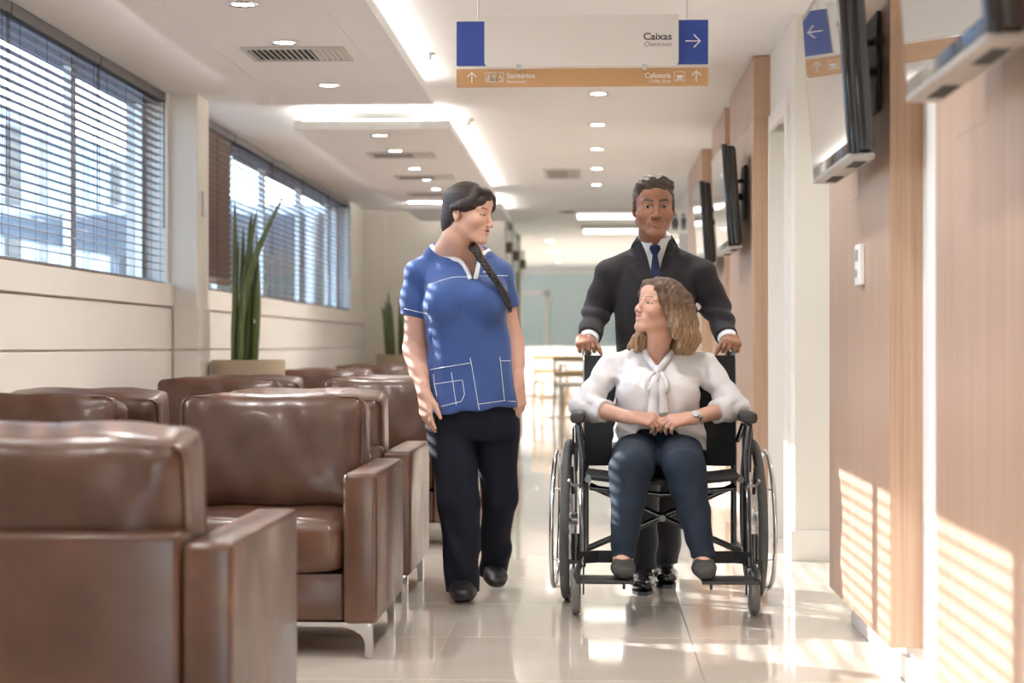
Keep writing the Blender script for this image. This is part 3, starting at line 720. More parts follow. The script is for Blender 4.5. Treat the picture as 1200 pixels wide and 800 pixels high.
LV = [lf(276, 276, 234, 0.0, -0.02, (0.0, 0, 0), 0.024, xc, YPOT), lf(284, 302, 247, -0.03, 0.0, (-0.035, 0, 0), 0.026, xc, YPOT), lf(288, 294, 250, 0.03, 0.02, (0.0, 0, 0), 0.028, xc, YPOT),
      lf(283, 336, 229, -0.05, -0.05, (-0.085, 0, 0), 0.027, xc, YPOT), lf(296, 301, 278, 0.02, 0.03, (0, 0, 0), 0.027, xc, YPOT), lf(299, 303, 300, -0.02, -0.03, (0.01, 0, 0), 0.024, xc, YPOT),
      lf(275, 281, 285, -0.03, -0.02, (-0.01, 0, 0), 0.022, xc, YPOT), lf(292, 290, 262, 0.06, 0.05, (0, 0, 0), 0.026, xc, YPOT), lf(280, 283, 268, 0.05, 0.06, (0, 0, 0), 0.024, xc, YPOT)]
planter(xc, YPOT, 0.88, 0.224, LV, 'beige planter with tall spear leaves by the cream column', 'tall green spear plant rising before the shut blind')
Y2 = 19.6; pc2 = atY(468, 416, Y2)
rnd = random.Random(3); LV2 = []
for k in range(8):
    bx = rnd.uniform(-0.13, 0.13); LV2.append((bx, rnd.uniform(-0.08, 0.08), bx * 1.3 + (-0.1 if k == 0 else 0), 0.0, rnd.uniform(0.45, 0.74), (0, 0, 0), 0.03))
planter(pc2.x, Y2, 0.88, 0.24, LV2, 'beige planter near the far end wall behind the nurse', 'green spear plant by the far end wall')
# ================================================================== implicit surfaces for people and cloth
def V3(*a): return np.array(a, dtype=float)
def nrm(v): v = np.asarray(v, float); return v / (np.linalg.norm(v) + 1e-12)
def J(px, py, Y): return np.array(atY(px, py, Y))
def axis_pts(lo, hi, base, fine=()):
    """grid coordinates with finer steps inside the given intervals (a, b, step)"""
    out = [lo]
    while out[-1] < hi:
        x = out[-1]; s = base
        for (a, b, st) in fine:
            if a - st <= x <= b: s = min(s, st)
            elif x < a < x + s: s = min(s, max(a - x, st))
        out.append(x + s)
    return np.array(out, np.float32)
class Field:
    def __init__(self, lo, hi, base, fine=()):
        """fine: list of (lo3, hi3, step) boxes"""
        self.ax = [axis_pts(lo[i], hi[i], base, [(f[0][i], f[1][i], f[2]) for f in fine]) for i in range(3)]
        self.F = np.full([len(a) for a in self.ax], 0.5, np.float32)
    def sl(self, lo, hi, pad):
        s = []
        for i in range(3):
            a = max(int(np.searchsorted(self.ax[i], lo[i] - pad)) - 1, 0); b = min(int(np.searchsorted(self.ax[i], hi[i] + pad)) + 1, len(self.ax[i]))
            s.append(slice(a, b))
        return tuple(s)
    def pts(self, s):
        return np.meshgrid(self.ax[0][s[0]], self.ax[1][s[1]], self.ax[2][s[2]], indexing='ij', sparse=True)
    def op(self, prim, k=0.01, sub=False):
        lo, hi, fn = prim; s = self.sl(lo, hi, k + 0.022)
        if any(q.stop - q.start < 2 for q in s): return
        X, Y, Z = self.pts(s); d = fn(X, Y, Z); f = self.F[s]
        k = max(k, 1e-5)
        if sub:
            d = -d; h = np.clip(0.5 - 0.5 * (f - d) / k * -1, 0, 1); h = np.clip(0.5 + 0.5 * (d - f) / k, 0, 1)
            self.F[s] = f * (1 - h) + d * h + k * h * (1 - h)
        else:
            h = np.clip(0.5 + 0.5 * (f - d) / k, 0, 1)
            self.F[s] = f * (1 - h) + d * h - k * h * (1 - h)
    def add(self, prim, k=0.01): self.op(prim, k)
    def cut(self, prim, k=0.004): self.op(prim, k, True)
    def cut_plane(self, p, n, lo=None, hi=None):
        """remove the side that n points to (optionally only inside a box)"""
        s = self.sl(lo, hi, 0) if lo is not None else (slice(None),) * 3
        X, Y, Z = self.pts(s); d = (X - p[0]) * n[0] + (Y - p[1]) * n[1] + (Z - p[2]) * n[2]
        self.F[s] = np.maximum(self.F[s], d)
    def warp(self, fn, band=0.03):
        """add fn(X,Y,Z) to the field (folds, wrinkles)"""
        X, Y, Z = self.pts((slice(None),) * 3); self.F += np.asarray(fn(X, Y, Z), np.float32)
    def mesh(self):
        F = self.F; n0, n1, n2 = F.shape
        S = F < 0
        c = np.zeros((n0 - 1, n1 - 1, n2 - 1), np.uint8)
        for i in (0, 1):
            for j in (0, 1):
                for k in (0, 1): c += S[i:n0 - 1 + i, j:n1 - 1 + j, k:n2 - 1 + k]
        act = np.flatnonzero((c > 0) & (c < 8)); del c
        if len(act) == 0: return np.zeros((0, 3)), []
        ci, cj, ck = np.unravel_index(act, (n0 - 1, n1 - 1, n2 - 1))
        corner = {}
        for i in (0, 1):
            for j in (0, 1):
                for k in (0, 1): corner[i, j, k] = F[ci + i, cj + j, ck + k].astype(np.float64)
        P = np.zeros((len(act), 3)); cnt = np.zeros(len(act))
        x = [self.ax[0].astype(float), self.ax[1].astype(float), self.ax[2].astype(float)]
        base = [x[0][ci], x[1][cj], x[2][ck]]; top = [x[0][ci + 1], x[1][cj + 1], x[2][ck + 1]]
        for a in range(3):
            o = [q for q in range(3) if q != a]
            for u in (0, 1):
                for v in (0, 1):
                    A = [0, 0, 0]; A[o[0]] = u; A[o[1]] = v; B = list(A); B[a] = 1
                    fa, fb = corner[tuple(A)], corner[tuple(B)]; m = (fa < 0) != (fb < 0)
                    t = np.where(m, fa / np.where(m, fa - fb, 1), 0)
                    for q in range(3):
                        pq = base[q] + t * (top[q] - base[q]) if q == a else (top[q] if A[q] else base[q])
                        P[:, q] += np.where(m, pq, 0)
                    cnt += m
        P /= cnt[:, None]
        faces = []
        dims = (n0 - 1, n1 - 1, n2 - 1)
        for a in range(3):
            sa = [slice(None)] * 3; sb = [slice(None)] * 3
            sa[a] = slice(0, -1); sb[a] = slice(1, None)
            o = [(a + 1) % 3, (a + 2) % 3]
            for q in o: sa[q] = slice(1, -1); sb[q] = slice(1, -1)
            A, B = S[tuple(sa)], S[tuple(sb)]
            e = np.argwhere(A != B)
            if len(e) == 0: continue
            inside = A[e[:, 0], e[:, 1], e[:, 2]]
            e = e.copy(); e[:, o[0]] += 1; e[:, o[1]] += 1
            q = []
            for (u, v) in ((-1, -1), (0, -1), (0, 0), (-1, 0)):
                g = e.copy(); g[:, o[0]] += u; g[:, o[1]] += v
                q.append(np.searchsorted(act, np.ravel_multi_index((g[:, 0], g[:, 1], g[:, 2]), dims)))
            q = np.stack(q, 1); q[~inside] = q[~inside][:, ::-1]
            faces.append(q)
        return P, np.concatenate(faces)
def field_obj(name, fld, material, parent=None, paint=None, base_col=None, smooth_it=1):
    P, Q = fld.mesh()
    if smooth_it:                                   # light Laplacian pass on the quads
        for _ in range(smooth_it):
            acc = np.zeros_like(P); cn = np.zeros(len(P))
            for a, b in ((0, 1), (1, 2), (2, 3), (3, 0)):
                np.add.at(acc, Q[:, a], P[Q[:, b]]); np.add.at(cn, Q[:, a], 1); np.add.at(acc, Q[:, b], P[Q[:, a]]); np.add.at(cn, Q[:, b], 1)
            P = P * 0.5 + 0.5 * acc / np.maximum(cn, 1)[:, None]
    me = bpy.data.meshes.new(name)
    me.vertices.add(len(P)); me.vertices.foreach_set('co', P.astype(np.float32).ravel())
    me.loops.add(Q.size); me.loops.foreach_set('vertex_index', Q.astype(np.int32).ravel())
    me.polygons.add(len(Q)); me.polygons.foreach_set('loop_start', np.arange(0, Q.size, 4, dtype=np.int32)); me.polygons.foreach_set('loop_total', np.full(len(Q), 4, np.int32))
    me.polygons.foreach_set('use_smooth', np.ones(len(Q), bool)); me.update(calc_edges=True); me.validate()
    if base_col is not None:
        C = np.tile(np.array([*base_col, 1.0]), (len(P), 1))
        if paint: C = paint(P, C)
        at = me.color_attributes.new('col', 'FLOAT_COLOR', 'POINT'); at.data.foreach_set('color', np.clip(C, 0, 1).astype(np.float32).ravel())
    return obj(name, me, material, parent)
# ---- primitives: each returns (lo, hi, function)
def cone(a, b, ra, rb, squash=None):
    """tapered capsule; squash=(axis, s) flattens it along axis by s (<1)"""
    a, b = np.asarray(a, float), np.asarray(b, float); ba = b - a; L2 = max(ba.dot(ba), 1e-12)
    R = max(ra, rb); lo = np.minimum(a, b) - R; hi = np.maximum(a, b) + R
    if squash is not None:
        n = nrm(squash[0]); s = squash[1]
        if s > 1: lo = lo - R * (s - 1); hi = hi + R * (s - 1)
    def fn(X, Y, Z):
        px, py, pz = X - a[0], Y - a[1], Z - a[2]
        if squash is not None:
            t0 = (px * ba[0] + py * ba[1] + pz * ba[2]) / L2; tt = np.clip(t0, 0, 1)
            qx, qy, qz = px - tt * ba[0], py - tt * ba[1], pz - tt * ba[2]
            w_ = (qx * n[0] + qy * n[1] + qz * n[2]) * (1 / s - 1)
            return (np.sqrt((qx + w_ * n[0]) ** 2 + (qy + w_ * n[1]) ** 2 + (qz + w_ * n[2]) ** 2) - (ra + (rb - ra) * tt)) * min(1, s)
        t = np.clip((px * ba[0] + py * ba[1] + pz * ba[2]) / L2, 0, 1)
        return np.sqrt((px - t * ba[0]) ** 2 + (py - t * ba[1]) ** 2 + (pz - t * ba[2]) ** 2) - (ra + (rb - ra) * t)
    return lo, hi, fn
def ell(c, r, R=None):
    c = np.asarray(c, float); r = np.asarray(r, float); m = r.max(); R = None if R is None else np.asarray(R, float)
    def fn(X, Y, Z):
        x, y, z = X - c[0], Y - c[1], Z - c[2]
        if R is not None:
            x, y, z = (R[0, 0] * x + R[1, 0] * y + R[2, 0] * z, R[0, 1] * x + R[1, 1] * y + R[2, 1] * z, R[0, 2] * x + R[1, 2] * y + R[2, 2] * z)
        k0 = np.sqrt((x / r[0]) ** 2 + (y / r[1]) ** 2 + (z / r[2]) ** 2); k1 = np.sqrt((x / r[0] ** 2) ** 2 + (y / r[1] ** 2) ** 2 + (z / r[2] ** 2) ** 2)
        return np.where(k1 > 1e-6, k0 * (k0 - 1) / np.maximum(k1, 1e-6), -r.min())
    return c - m, c + m, fn
def rbox(c, h, r, R=None):
    c = np.asarray(c, float); h = np.asarray(h, float); m = float(np.linalg.norm(h)); R = None if R is None else np.asarray(R, float)
    def fn(X, Y, Z):
        x, y, z = X - c[0], Y - c[1], Z - c[2]
        if R is not None:
            x, y, z = (R[0, 0] * x + R[1, 0] * y + R[2, 0] * z, R[0, 1] * x + R[1, 1] * y + R[2, 1] * z, R[0, 2] * x + R[1, 2] * y + R[2, 2] * z)
        qx, qy, qz = np.abs(x) - h[0] + r, np.abs(y) - h[1] + r, np.abs(z) - h[2] + r
        return np.sqrt(np.maximum(qx, 0) ** 2 + np.maximum(qy, 0) ** 2 + np.maximum(qz, 0) ** 2) + np.minimum(np.maximum(np.maximum(qx, qy), qz), 0) - r
    return c - m, c + m, fn
def loft(levels, p=2.2, yaw=0.0, pivot=(0, 0)):
    """stack of ellipses (z, cx, cy, rx, ry); yaw turns every section about its centre"""
    L = sorted(levels); z = np.array([l[0] for l in L]); A = np.array([l[1:5] for l in L])
    zz = np.linspace(z[0], z[-1], 60)
    # smooth interpolation (monotone-ish): linear then blurred
    B = np.stack([np.interp(zz, z, A[:, i]) for i in range(4)], 1)
    for _ in range(3): B[1:-1] = 0.25 * B[:-2] + 0.5 * B[1:-1] + 0.25 * B[2:]
    ext = max(A[:, 2].max(), A[:, 3].max())
    lo = np.array([A[:, 0].min() - ext, A[:, 1].min() - ext, z[0]]); hi = np.array([A[:, 0].max() + ext, A[:, 1].max() + ext, z[-1]])
    c, s = math.cos(yaw), math.sin(yaw)
    def fn(X, Y, Z):
        cx, cy_, rx, ry = [np.interp(np.ravel(Z), zz, B[:, i]).reshape(Z.shape) for i in range(4)]
        dx, dy = X - cx, Y - cy_
        u, v = dx * c + dy * s, -dx * s + dy * c
        q = (np.abs(u / rx) ** p + np.abs(v / ry) ** p) ** (1 / p)
        d = (q - 1) * np.minimum(rx, ry)
        return np.maximum(d, np.maximum(Z - z[-1], z[0] - Z))
    return lo, hi, fn
def capped(prim, p, n):
    """a primitive cut flat: the side n points to is removed"""
    lo, hi, fn = prim; p = np.asarray(p, float); n = nrm(n)
    return lo, hi, lambda X, Y, Z: np.maximum(fn(X, Y, Z), (X - p[0]) * n[0] + (Y - p[1]) * n[1] + (Z - p[2]) * n[2])
def chain(f, pts, rs, k=0.01, squash=None):
    for a, b, ra, rb in zip(pts[:-1], pts[1:], rs[:-1], rs[1:]): f.add(cone(a, b, ra, rb, squash), k)
def tf(M4, p): p = np.asarray(p, float); return M4[:3, :3] @ p + M4[:3, 3]
def rot(yaw=0, pitch=0, roll=0):
    """yaw about z (positive turns the face, which looks to -Y, towards +X), pitch positive looks up, roll tips towards +X"""
    a = -0
    Rz = np.array(Matrix.Rotation(math.radians(yaw), 3, 'Z')); Rx = np.array(Matrix.Rotation(math.radians(-pitch), 3, 'X')); Ry = np.array(Matrix.Rotation(math.radians(roll), 3, 'Y'))
    return Ry @ Rz @ Rx
def frame4(R, t): m = np.eye(4); m[:3, :3] = R; m[:3, 3] = t; return m
def sstep(a, b, x): t = np.clip((x - a) / (b - a), 0, 1); return t * t * (3 - 2 * t)
def capdist(P, a, b):
    a, b = np.asarray(a, float), np.asarray(b, float); ba = b - a; t = np.clip(((P - a) @ ba) / max(ba @ ba, 1e-12), 0, 1)
    return np.linalg.norm(P - a - t[:, None] * ba, axis=1)

# ---- a head in its own frame: face towards -Y, eyes at z=0, chin at -0.112, crown at +0.113
def head(f, T, s=1.0, jaw=1.0, nose=1.0, smile=0.0, cheek=1.0, mouth_open=0.0, ears=True, lid=1.0, lips=1.0, mw=0.0):
    R = T[:3, :3]
    def E(c, r, k, sub=False, rr=None):
        Q = R if rr is None else R @ rr
        f.op(ell(tf(T, np.array(c) * s), np.array(r) * s, Q), k * s, sub)
    def C(a, b, ra, rb, k, sub=False): f.op(cone(tf(T, np.array(a) * s), tf(T, np.array(b) * s), ra * s, rb * s), k * s, sub)
    E((0, 0.010, 0.035), (0.073, 0.093, 0.078), 0.01)
    E((0, -0.022, -0.025), (0.059 * jaw, 0.065, 0.080), 0.02)
    for q in (-1, 1):
        C((q * 0.045 * jaw, 0.012, -0.052), (q * 0.014, -0.070, -0.094), 0.018, 0.0145, 0.02)
        E((q * 0.038 * jaw, -0.057, -0.030 + 0.004 * smile), (0.022 * cheek, 0.021 + 0.004 * smile, 0.023), 0.02)
    E((0, -0.076, -0.095), (0.020 * jaw, 0.0165, 0.016), 0.014)
    E((0, -0.074, -0.060), (0.030, 0.019, 0.024), 0.014)
    E((0, -0.060, 0.050), (0.050, 0.030, 0.030), 0.02)
    for q in (-1, 1):
        C((q * 0.046, -0.062, 0.021), (q * 0.014, -0.080, 0.018), 0.008, 0.009, 0.012)
        E((q * 0.031, -0.092, 0.001), (0.0165, 0.014, 0.0105), 0.009, True)
        E((q * 0.031, -0.0690, 0.001), (0.0145, 0.0140, 0.0125), 0.004)
    C((0, -0.083, 0.012), (0, -0.106 * nose - 0.001, -0.029), 0.0062, 0.0088, 0.008)
    E((0, -0.1095 * nose, -0.0315), (0.0098, 0.0095, 0.009), 0.006)
    for q in (-1, 1):
        E((q * 0.0115, -0.0985, -0.0365), (0.0075, 0.009, 0.0072), 0.005)
        E((q * 0.0058, -0.1050, -0.0425), (0.0032, 0.005, 0.0028), 0.002, True)
    cz = -0.0635 + 0.007 * smile; cx = 0.0225 + 0.005 * smile + mw; cyy = -0.082 + 0.004 * smile
    for q in (-1, 1):
        C((q * cx, cyy, cz), (q * 0.004, -0.0955, -0.0580 + 0.0008 * smile), 0.0026 * lips, 0.0047 * lips, 0.004)
        C((q * cx, cyy, cz - 0.001), (0, -0.0935, -0.0700 - 0.002 * mouth_open), 0.0026 * lips, 0.0058 * lips, 0.004)
        C((q * (cx + 0.001), cyy - 0.006, cz), (0, -0.1000, -0.0636), 0.0011, 0.0014 + 0.002 * mouth_open, 0.0025, True)
    for q in (-1, 1):                               # eye openings
        E((q * 0.031, -0.0835, 0.0005), (0.0122, 0.0075, 0.0040 * lid), 0.0015, True, np.array(Matrix.Rotation(math.radians(q * 6), 3, 'Y')))
    if ears:
        for q in (-1, 1):
            rr = np.array(Matrix.Rotation(math.radians(-14), 3, 'X')) @ np.array(Matrix.Rotation(math.radians(q * 22), 3, 'Z'))
            E((q * 0.074, 0.016, -0.006), (0.0065, 0.0175, 0.030), 0.006, False, rr)
            E((q * 0.081, 0.010, -0.004), (0.006, 0.009, 0.016), 0.004, True, rr)
            E((q * 0.0715, 0.010, -0.030), (0.006, 0.008, 0.009), 0.005)
def paint_head(P, C, T, s, brow=(0.03, 0.02, 0.015), lip=(0.45, 0.12, 0.10), smile=0.0, thick=1.0, stubble=0.0, blush=0.25, teeth=0.0, liner=0.7, mw=0.0, lt=1.0):
    Pl = (P - T[:3, 3]) @ T[:3, :3] / s
    near = np.linalg.norm(Pl, axis=1) < 0.16
    Q = Pl[near]; c = C[near]; fr = Q[:, 1] < -0.03
    def mixc(mask, col): 
        nonlocal c
        m = (mask * fr)[:, None]; c[:, :3] = c[:, :3] * (1 - m) + np.array(col) * m
    if blush:
        for q in (-1, 1):
            d = np.linalg.norm(Q - np.array([q * 0.042, -0.07, -0.030]), axis=1); mixc(blush * (1 - sstep(0.005, 0.035, d)), c[0, :3] * np.array([1.02, 0.72, 0.68]) if len(c) else (0.6, 0.3, 0.25))
        d = np.linalg.norm(Q - np.array([0, -0.112, -0.033]), axis=1); mixc(0.5 * blush * (1 - sstep(0.004, 0.018, d)), np.array([0.62, 0.33, 0.26]) * c[:, :3].mean() / 0.42)
    if stubble:
        m = (1 - sstep(-0.075, -0.025, Q[:, 2] + 0.25 * np.maximum(0, Q[:, 1] + 0.05))) * (1 - sstep(-0.04, -0.0, Q[:, 1])); mixc(stubble * m, (0.16, 0.10, 0.075))
    cz = -0.0635 + 0.007 * smile; cx = 0.0225 + 0.005 * smile + mw; cyy = -0.082 + 0.004 * smile
    dl = np.full(len(Q), 1.0)
    for q in (-1, 1):
        dl = np.minimum(dl, capdist(Q, (q * cx, cyy, cz), (q * 0.004, -0.0955, -0.0575)) * 1.15)
        dl = np.minimum(dl, capdist(Q, (q * cx, cyy, cz - 0.001), (0, -0.0935, -0.0700)))
    dl = dl * (1 + 0.8 * np.clip(np.abs(Q[:, 0]) / cx, 0, 1.3) ** 3)
    mixc(1 - sstep(0.0042 * lt, 0.0066 * lt, dl), lip)
    ds = np.full(len(Q), 1.0)
    for q in (-1, 1): ds = np.minimum(ds, capdist(Q, (q * cx, cyy - 0.004, cz), (0, -0.096, -0.0636)))
    if teeth: mixc((1 - sstep(0.0012, 0.0030, ds)) * (np.abs(Q[:, 0]) < cx * 0.8), (0.75 * teeth + 0.1, 0.70 * teeth + 0.05, 0.64 * teeth + 0.05))
    else: mixc(1 - sstep(0.0006, 0.0022, ds), np.array(lip) * 0.42)
    for q in (-1, 1):
        db = np.minimum(capdist(Q, (q * 0.052, -0.06, 0.0195), (q * 0.037, -0.078, 0.0270)), capdist(Q, (q * 0.037, -0.078, 0.0270), (q * 0.014, -0.088, 0.0225)))
        mixc(0.9 * (1 - sstep(0.0025 * thick, 0.0052 * thick, db)), brow)
        u = (Q[:, 0] - q * 0.031) / 0.0125; v = (Q[:, 2] - 0.0005) / 0.0046; e = np.sqrt(u * u + v * v)
        mixc(liner * (1 - sstep(0.95, 1.55, e)) * (Q[:, 2] > -0.001) * (Q[:, 1] < -0.06), (0.035, 0.02, 0.018))
        mixc(0.35 * liner * (1 - sstep(0.95, 1.35, e)) * (Q[:, 1] < -0.06), (0.10, 0.05, 0.04))
        dn = np.linalg.norm(Q - np.array([q * 0.0062, -0.105, -0.0415]), axis=1); mixc(0.6 * (1 - sstep(0.0015, 0.0040, dn)), np.array(lip) * 0.3)
    C[near] = c; return C
M['eye_white'] = mat('eye_white', (0.55, 0.52, 0.50), 0.2); M['iris_brown'] = mat('iris_brown', (0.035, 0.018, 0.010), 0.1); M['pupil'] = mat('pupil', (0.004, 0.004, 0.004), 0.05)
def eyes(T, s, parent, gaze=(0, -1, 0)):
    g = nrm(gaze)
    for q in (-1, 1):
        bm = bmesh.new(); bmesh.ops.create_uvsphere(bm, u_segments=24, v_segments=24, radius=0.0128 * s)
        for f in bm.faces:
            a = math.degrees(math.acos(max(-1, min(1, f.calc_center_median().normalized().z))))
            f.material_index = 2 if a < 9 else (1 if a < 28 else 0); f.smooth = True
        rm = Vector(g).to_track_quat('Z', 'Y').to_matrix().to_4x4()
        m = Matrix(T.tolist()) @ Matrix.Translation((q * 0.031 * s, -0.0690 * s, 0.001 * s)) @ rm
        bm.transform(m)
        obj('eye', bm, [M['eye_white'], M['iris_brown'], M['pupil']], parent)
# ---- a hand: wrist point, forward (to the fingers), palm normal (way the palm faces); thumb lies on the side fwd x palm * side
def hand(f, wrist, fwd, palm, side=1, s=1.0, curl=(20, 25, 15), spread=1.0, thumb=(35, 20), curls=None):
    F = nrm(fwd); N = nrm(np.asarray(palm, float) - F * np.dot(palm, F)); S = np.cross(F, N) * side; w0 = np.asarray(wrist, float)
    kx = [0.088, 0.092, 0.087, 0.078]; ks = [0.029, 0.0095, -0.0095, -0.027]; ln = [0.068, 0.076, 0.070, 0.055]
    f.add(cone(w0 - F * 0.03 * s, w0 + F * 0.012 * s, 0.0255 * s, 0.025 * s, (N, 0.72)), 0.012 * s)
    for i in range(4):
        kn = w0 + (F * kx[i] + S * ks[i]) * s
        f.add(cone(w0 + (F * 0.012 + S * ks[i] * 0.55) * s, kn, 0.0145 * s, 0.0115 * s), 0.014 * s)
        cs = curls[i] if curls else curl
        p = kn; ang = 0.0; d0 = nrm(F + S * (ks[i] * 2.2 * spread)); rr = [0.0092, 0.0082, 0.0074, 0.0060]
        for j, fr_ in enumerate((0.45, 0.31, 0.24)):
            ang += math.radians(cs[j]); d = d0 * math.cos(ang) + N * math.sin(ang)
            q = p + d * ln[i] * fr_ * s; m = 0.92 if i == 3 else 1.0
            f.add(cone(p, q, rr[j] * s * m, rr[j + 1] * s * m), 0.0045 * s); p = q
    # thumb leaves the side of the palm near its base
    b = w0 + (F * 0.022 + S * 0.022 + N * 0.006) * s; a1 = math.radians(thumb[0]); a2 = math.radians(thumb[1])
    d1 = nrm(F * math.cos(a1) + S * math.sin(a1) + N * 0.35); m1 = b + d1 * 0.045 * s
    d2 = nrm(F * math.cos(a1 * 0.45) + S * math.sin(a1 * 0.45) + N * math.sin(a2)); m2 = m1 + d2 * 0.032 * s; d3 = nrm(d2 + N * math.sin(a2) * 0.6); m3 = m2 + d3 * 0.024 * s
    f.add(cone(b, m1, 0.0165 * s, 0.0125 * s), 0.014 * s); f.add(cone(m1, m2, 0.0115 * s, 0.0100 * s), 0.005 * s); f.add(cone(m2, m3, 0.0100 * s, 0.0072 * s), 0.004 * s)
# ---- cloth and skin materials
def _skin(n, b):
    a = n.nodes.new('ShaderNodeVertexColor'); a.layer_name = 'col'; v = coords(n); ns = noise(n, v, 90, 3)
    hs = n.nodes.new('ShaderNodeMix'); hs.data_type = 'RGBA'; hs.blend_type = 'MULTIPLY'; hs.inputs[0].default_value = 0.25
    lk(n, a.outputs['Color'], hs.inputs[6]); lk(n, ramp(n, ns, [(0.3, (0.85, 0.80, 0.78)), (0.7, (1.0, 1.0, 1.0))]), hs.inputs[7]); lk(n, hs.outputs[2], b.inputs['Base Color'])
    bump(n, b, noise(n, v, 420, 2), 0.06, 0.001)
M['skin'] = mat('skin', rough=0.48, sss=0.12, build=_skin)
def _hairm(n, b):
    a = n.nodes.new('ShaderNodeVertexColor'); a.layer_name = 'col'; v = coords(n, (1, 1, 0.25)); ns = noise(n, v, 230, 3, 0.6)
    hs = n.nodes.new('ShaderNodeMix'); hs.data_type = 'RGBA'; hs.blend_type = 'MULTIPLY'; hs.inputs[0].default_value = 0.8
    lk(n, a.outputs['Color'], hs.inputs[6]); lk(n, ramp(n, ns, [(0.3, (0.45, 0.42, 0.40)), (0.55, (0.95, 0.93, 0.9)), (0.75, (1.5, 1.45, 1.4))]), hs.inputs[7]); lk(n, hs.outputs[2], b.inputs['Base Color'])
    bump(n, b, ns, 0.5, 0.004)
M['hair'] = mat('hair', rough=0.5, build=_hairm)
def cloth(name, c, rough=0.85, var=0.12, sheen=0.2, weave=700, spec=0.3):
    def f(n, b):
        v = coords(n); a = noise(n, v, 6, 4, 0.6); w_ = noise(n, v, weave, 1)
        lk(n, ramp(n, a, [(0.3, tuple(x * (1 - var) for x in c)), (0.7, tuple(min(1, x * (1 + var)) for x in c))]), b.inputs['Base Color'])
        bump(n, b, w_, 0.12, 0.001)
    return mat(name, c, rough, spec=spec, sheen=sheen, build=f)
def bvh_of(o):
    me = o.data; vs_ = [v.co.copy() for v in me.vertices]; return BVHTree.FromPolygons(vs_, [tuple(p.vertices) for p in me.polygons])
def drape(bvh, x, z, y0, off=0.003, default=None):
    """first surface met going away from the camera along +Y at (x, z)"""
    h = bvh.ray_cast(Vector((x, y0, z)), Vector((0, 1, 0)))
    if h[0] is None: return default
    return h[0].y - off
def sheet(bvh, poly, y0, off=0.003, thick=0.004, step=0.006, margin=None):
    """a cloth piece cut to an (x,z) outline, laid on a surface"""
    poly = [Vector((p[0], p[1], 0)) for p in poly]; bm = bmesh.new()
    f = bm.faces.new([bm.verts.new(p) for p in poly])
    L = max((a - b).length for a, b in zip(poly, poly[1:] + poly[:1]))
    bmesh.ops.triangulate(bm, faces=bm.faces[:])
    for _ in range(6):
        es = [e for e in bm.edges if e.calc_length() > step * 1.7]
        if not es: break
        bmesh.ops.subdivide_edges(bm, edges=es, cuts=1); bmesh.ops.triangulate(bm, faces=[q for q in bm.faces if len(q.verts) > 3])
    ys = {}; last = None
    for v in bm.verts:
        y = drape(bvh, v.co.x, v.co.y, y0, off); ys[v] = y
    ok = [y for y in ys.values() if y is not None]; my = sum(ok) / max(len(ok), 1)
    for v in bm.verts:
        y = ys[v]
        if y is None:
            nb = [ys[e.other_vert(v)] for e in v.link_edges if ys[e.other_vert(v)] is not None]; y = sum(nb) / len(nb) if nb else my
        v.co = Vector((v.co.x, y, v.co.y))
    bmesh.ops.recalc_face_normals(bm, faces=bm.faces)
    r = bmesh.ops.extrude_face_region(bm, geom=bm.faces[:]); 
    for v in [g for g in r['geom'] if isinstance(g, bmesh.types.BMVert)]: v.co.y += thick
    return bm
def stitch(bvh, pts, y0, r=0.0012, off=0.001, step=0.01, bm=None):
    """a sewn line through (x,z) points laid on a surface"""
    bm = bm or bmesh.new(); P = []
    for a, b in zip(pts[:-1], pts[1:]):
        n_ = max(2, int(math.hypot(b[0] - a[0], b[1] - a[1]) / step))
        for t in np.linspace(0, 1, n_, endpoint=False):
            x, z = a[0] + (b[0] - a[0]) * t, a[1] + (b[1] - a[1]) * t; y = drape(bvh, x, z, y0, off)
            if y is not None: P.append((x, y, z))
    y = drape(bvh, pts[-1][0], pts[-1][1], y0, off)
    if y is not None: P.append((pts[-1][0], y, pts[-1][1]))
    if len(P) > 1: tube(P, r, 5, bm)
    return bm

def ribbon_bm(pts, w, th, n=6, up=(0, -1, 0.05)):
    bm = bmesh.new(); rows = []; P_ = catmull(pts, n) if n > 1 else [np.asarray(p, float) for p in pts]
    for i, p in enumerate(P_):
        t = nrm(P_[min(i + 1, len(P_) - 1)] - P_[max(i - 1, 0)]); sdv = nrm(np.cross(t, V3(*up))); n_ = np.cross(sdv, t); ww = w(i / (len(P_) - 1)) if callable(w) else w
        rows.append([bm.verts.new(p + sdv * ww * a + n_ * b) for a, b in ((-1, -th * 0.3), (-0.5, -th), (0, -th * 0.6), (0.5, -th), (1, -th * 0.3), (1, th * 0.3), (0, th), (-1, th * 0.3))])
    for a, b in zip(rows[:-1], rows[1:]):
        for k in range(8): bm.faces.new((a[k], a[(k + 1) % 8], b[(k + 1) % 8], b[k]))
    bm.faces.new(rows[0]); bm.faces.new(rows[-1]); return bm
def catmull(P, n):
    P = [np.asarray(p, float) for p in P]; P = [2 * P[0] - P[1]] + P + [2 * P[-1] - P[-2]]; out = []
    for i in range(1, len(P) - 2):
        for t in np.linspace(0, 1, n, endpoint=False):
            a, b, c, d = P[i - 1], P[i], P[i + 1], P[i + 2]
            out.append(0.5 * ((2 * b) + (-a + c) * t + (2 * a - 5 * b + 4 * c - d) * t * t + (-a + 3 * b - 3 * c + d) * t ** 3))
    out.append(P[-2]); return out

def bvh_field(f):
    P, Q = f.mesh(); return BVHTree.FromPolygons([Vector(p) for p in P.tolist()], [tuple(q) for q in Q.tolist()])
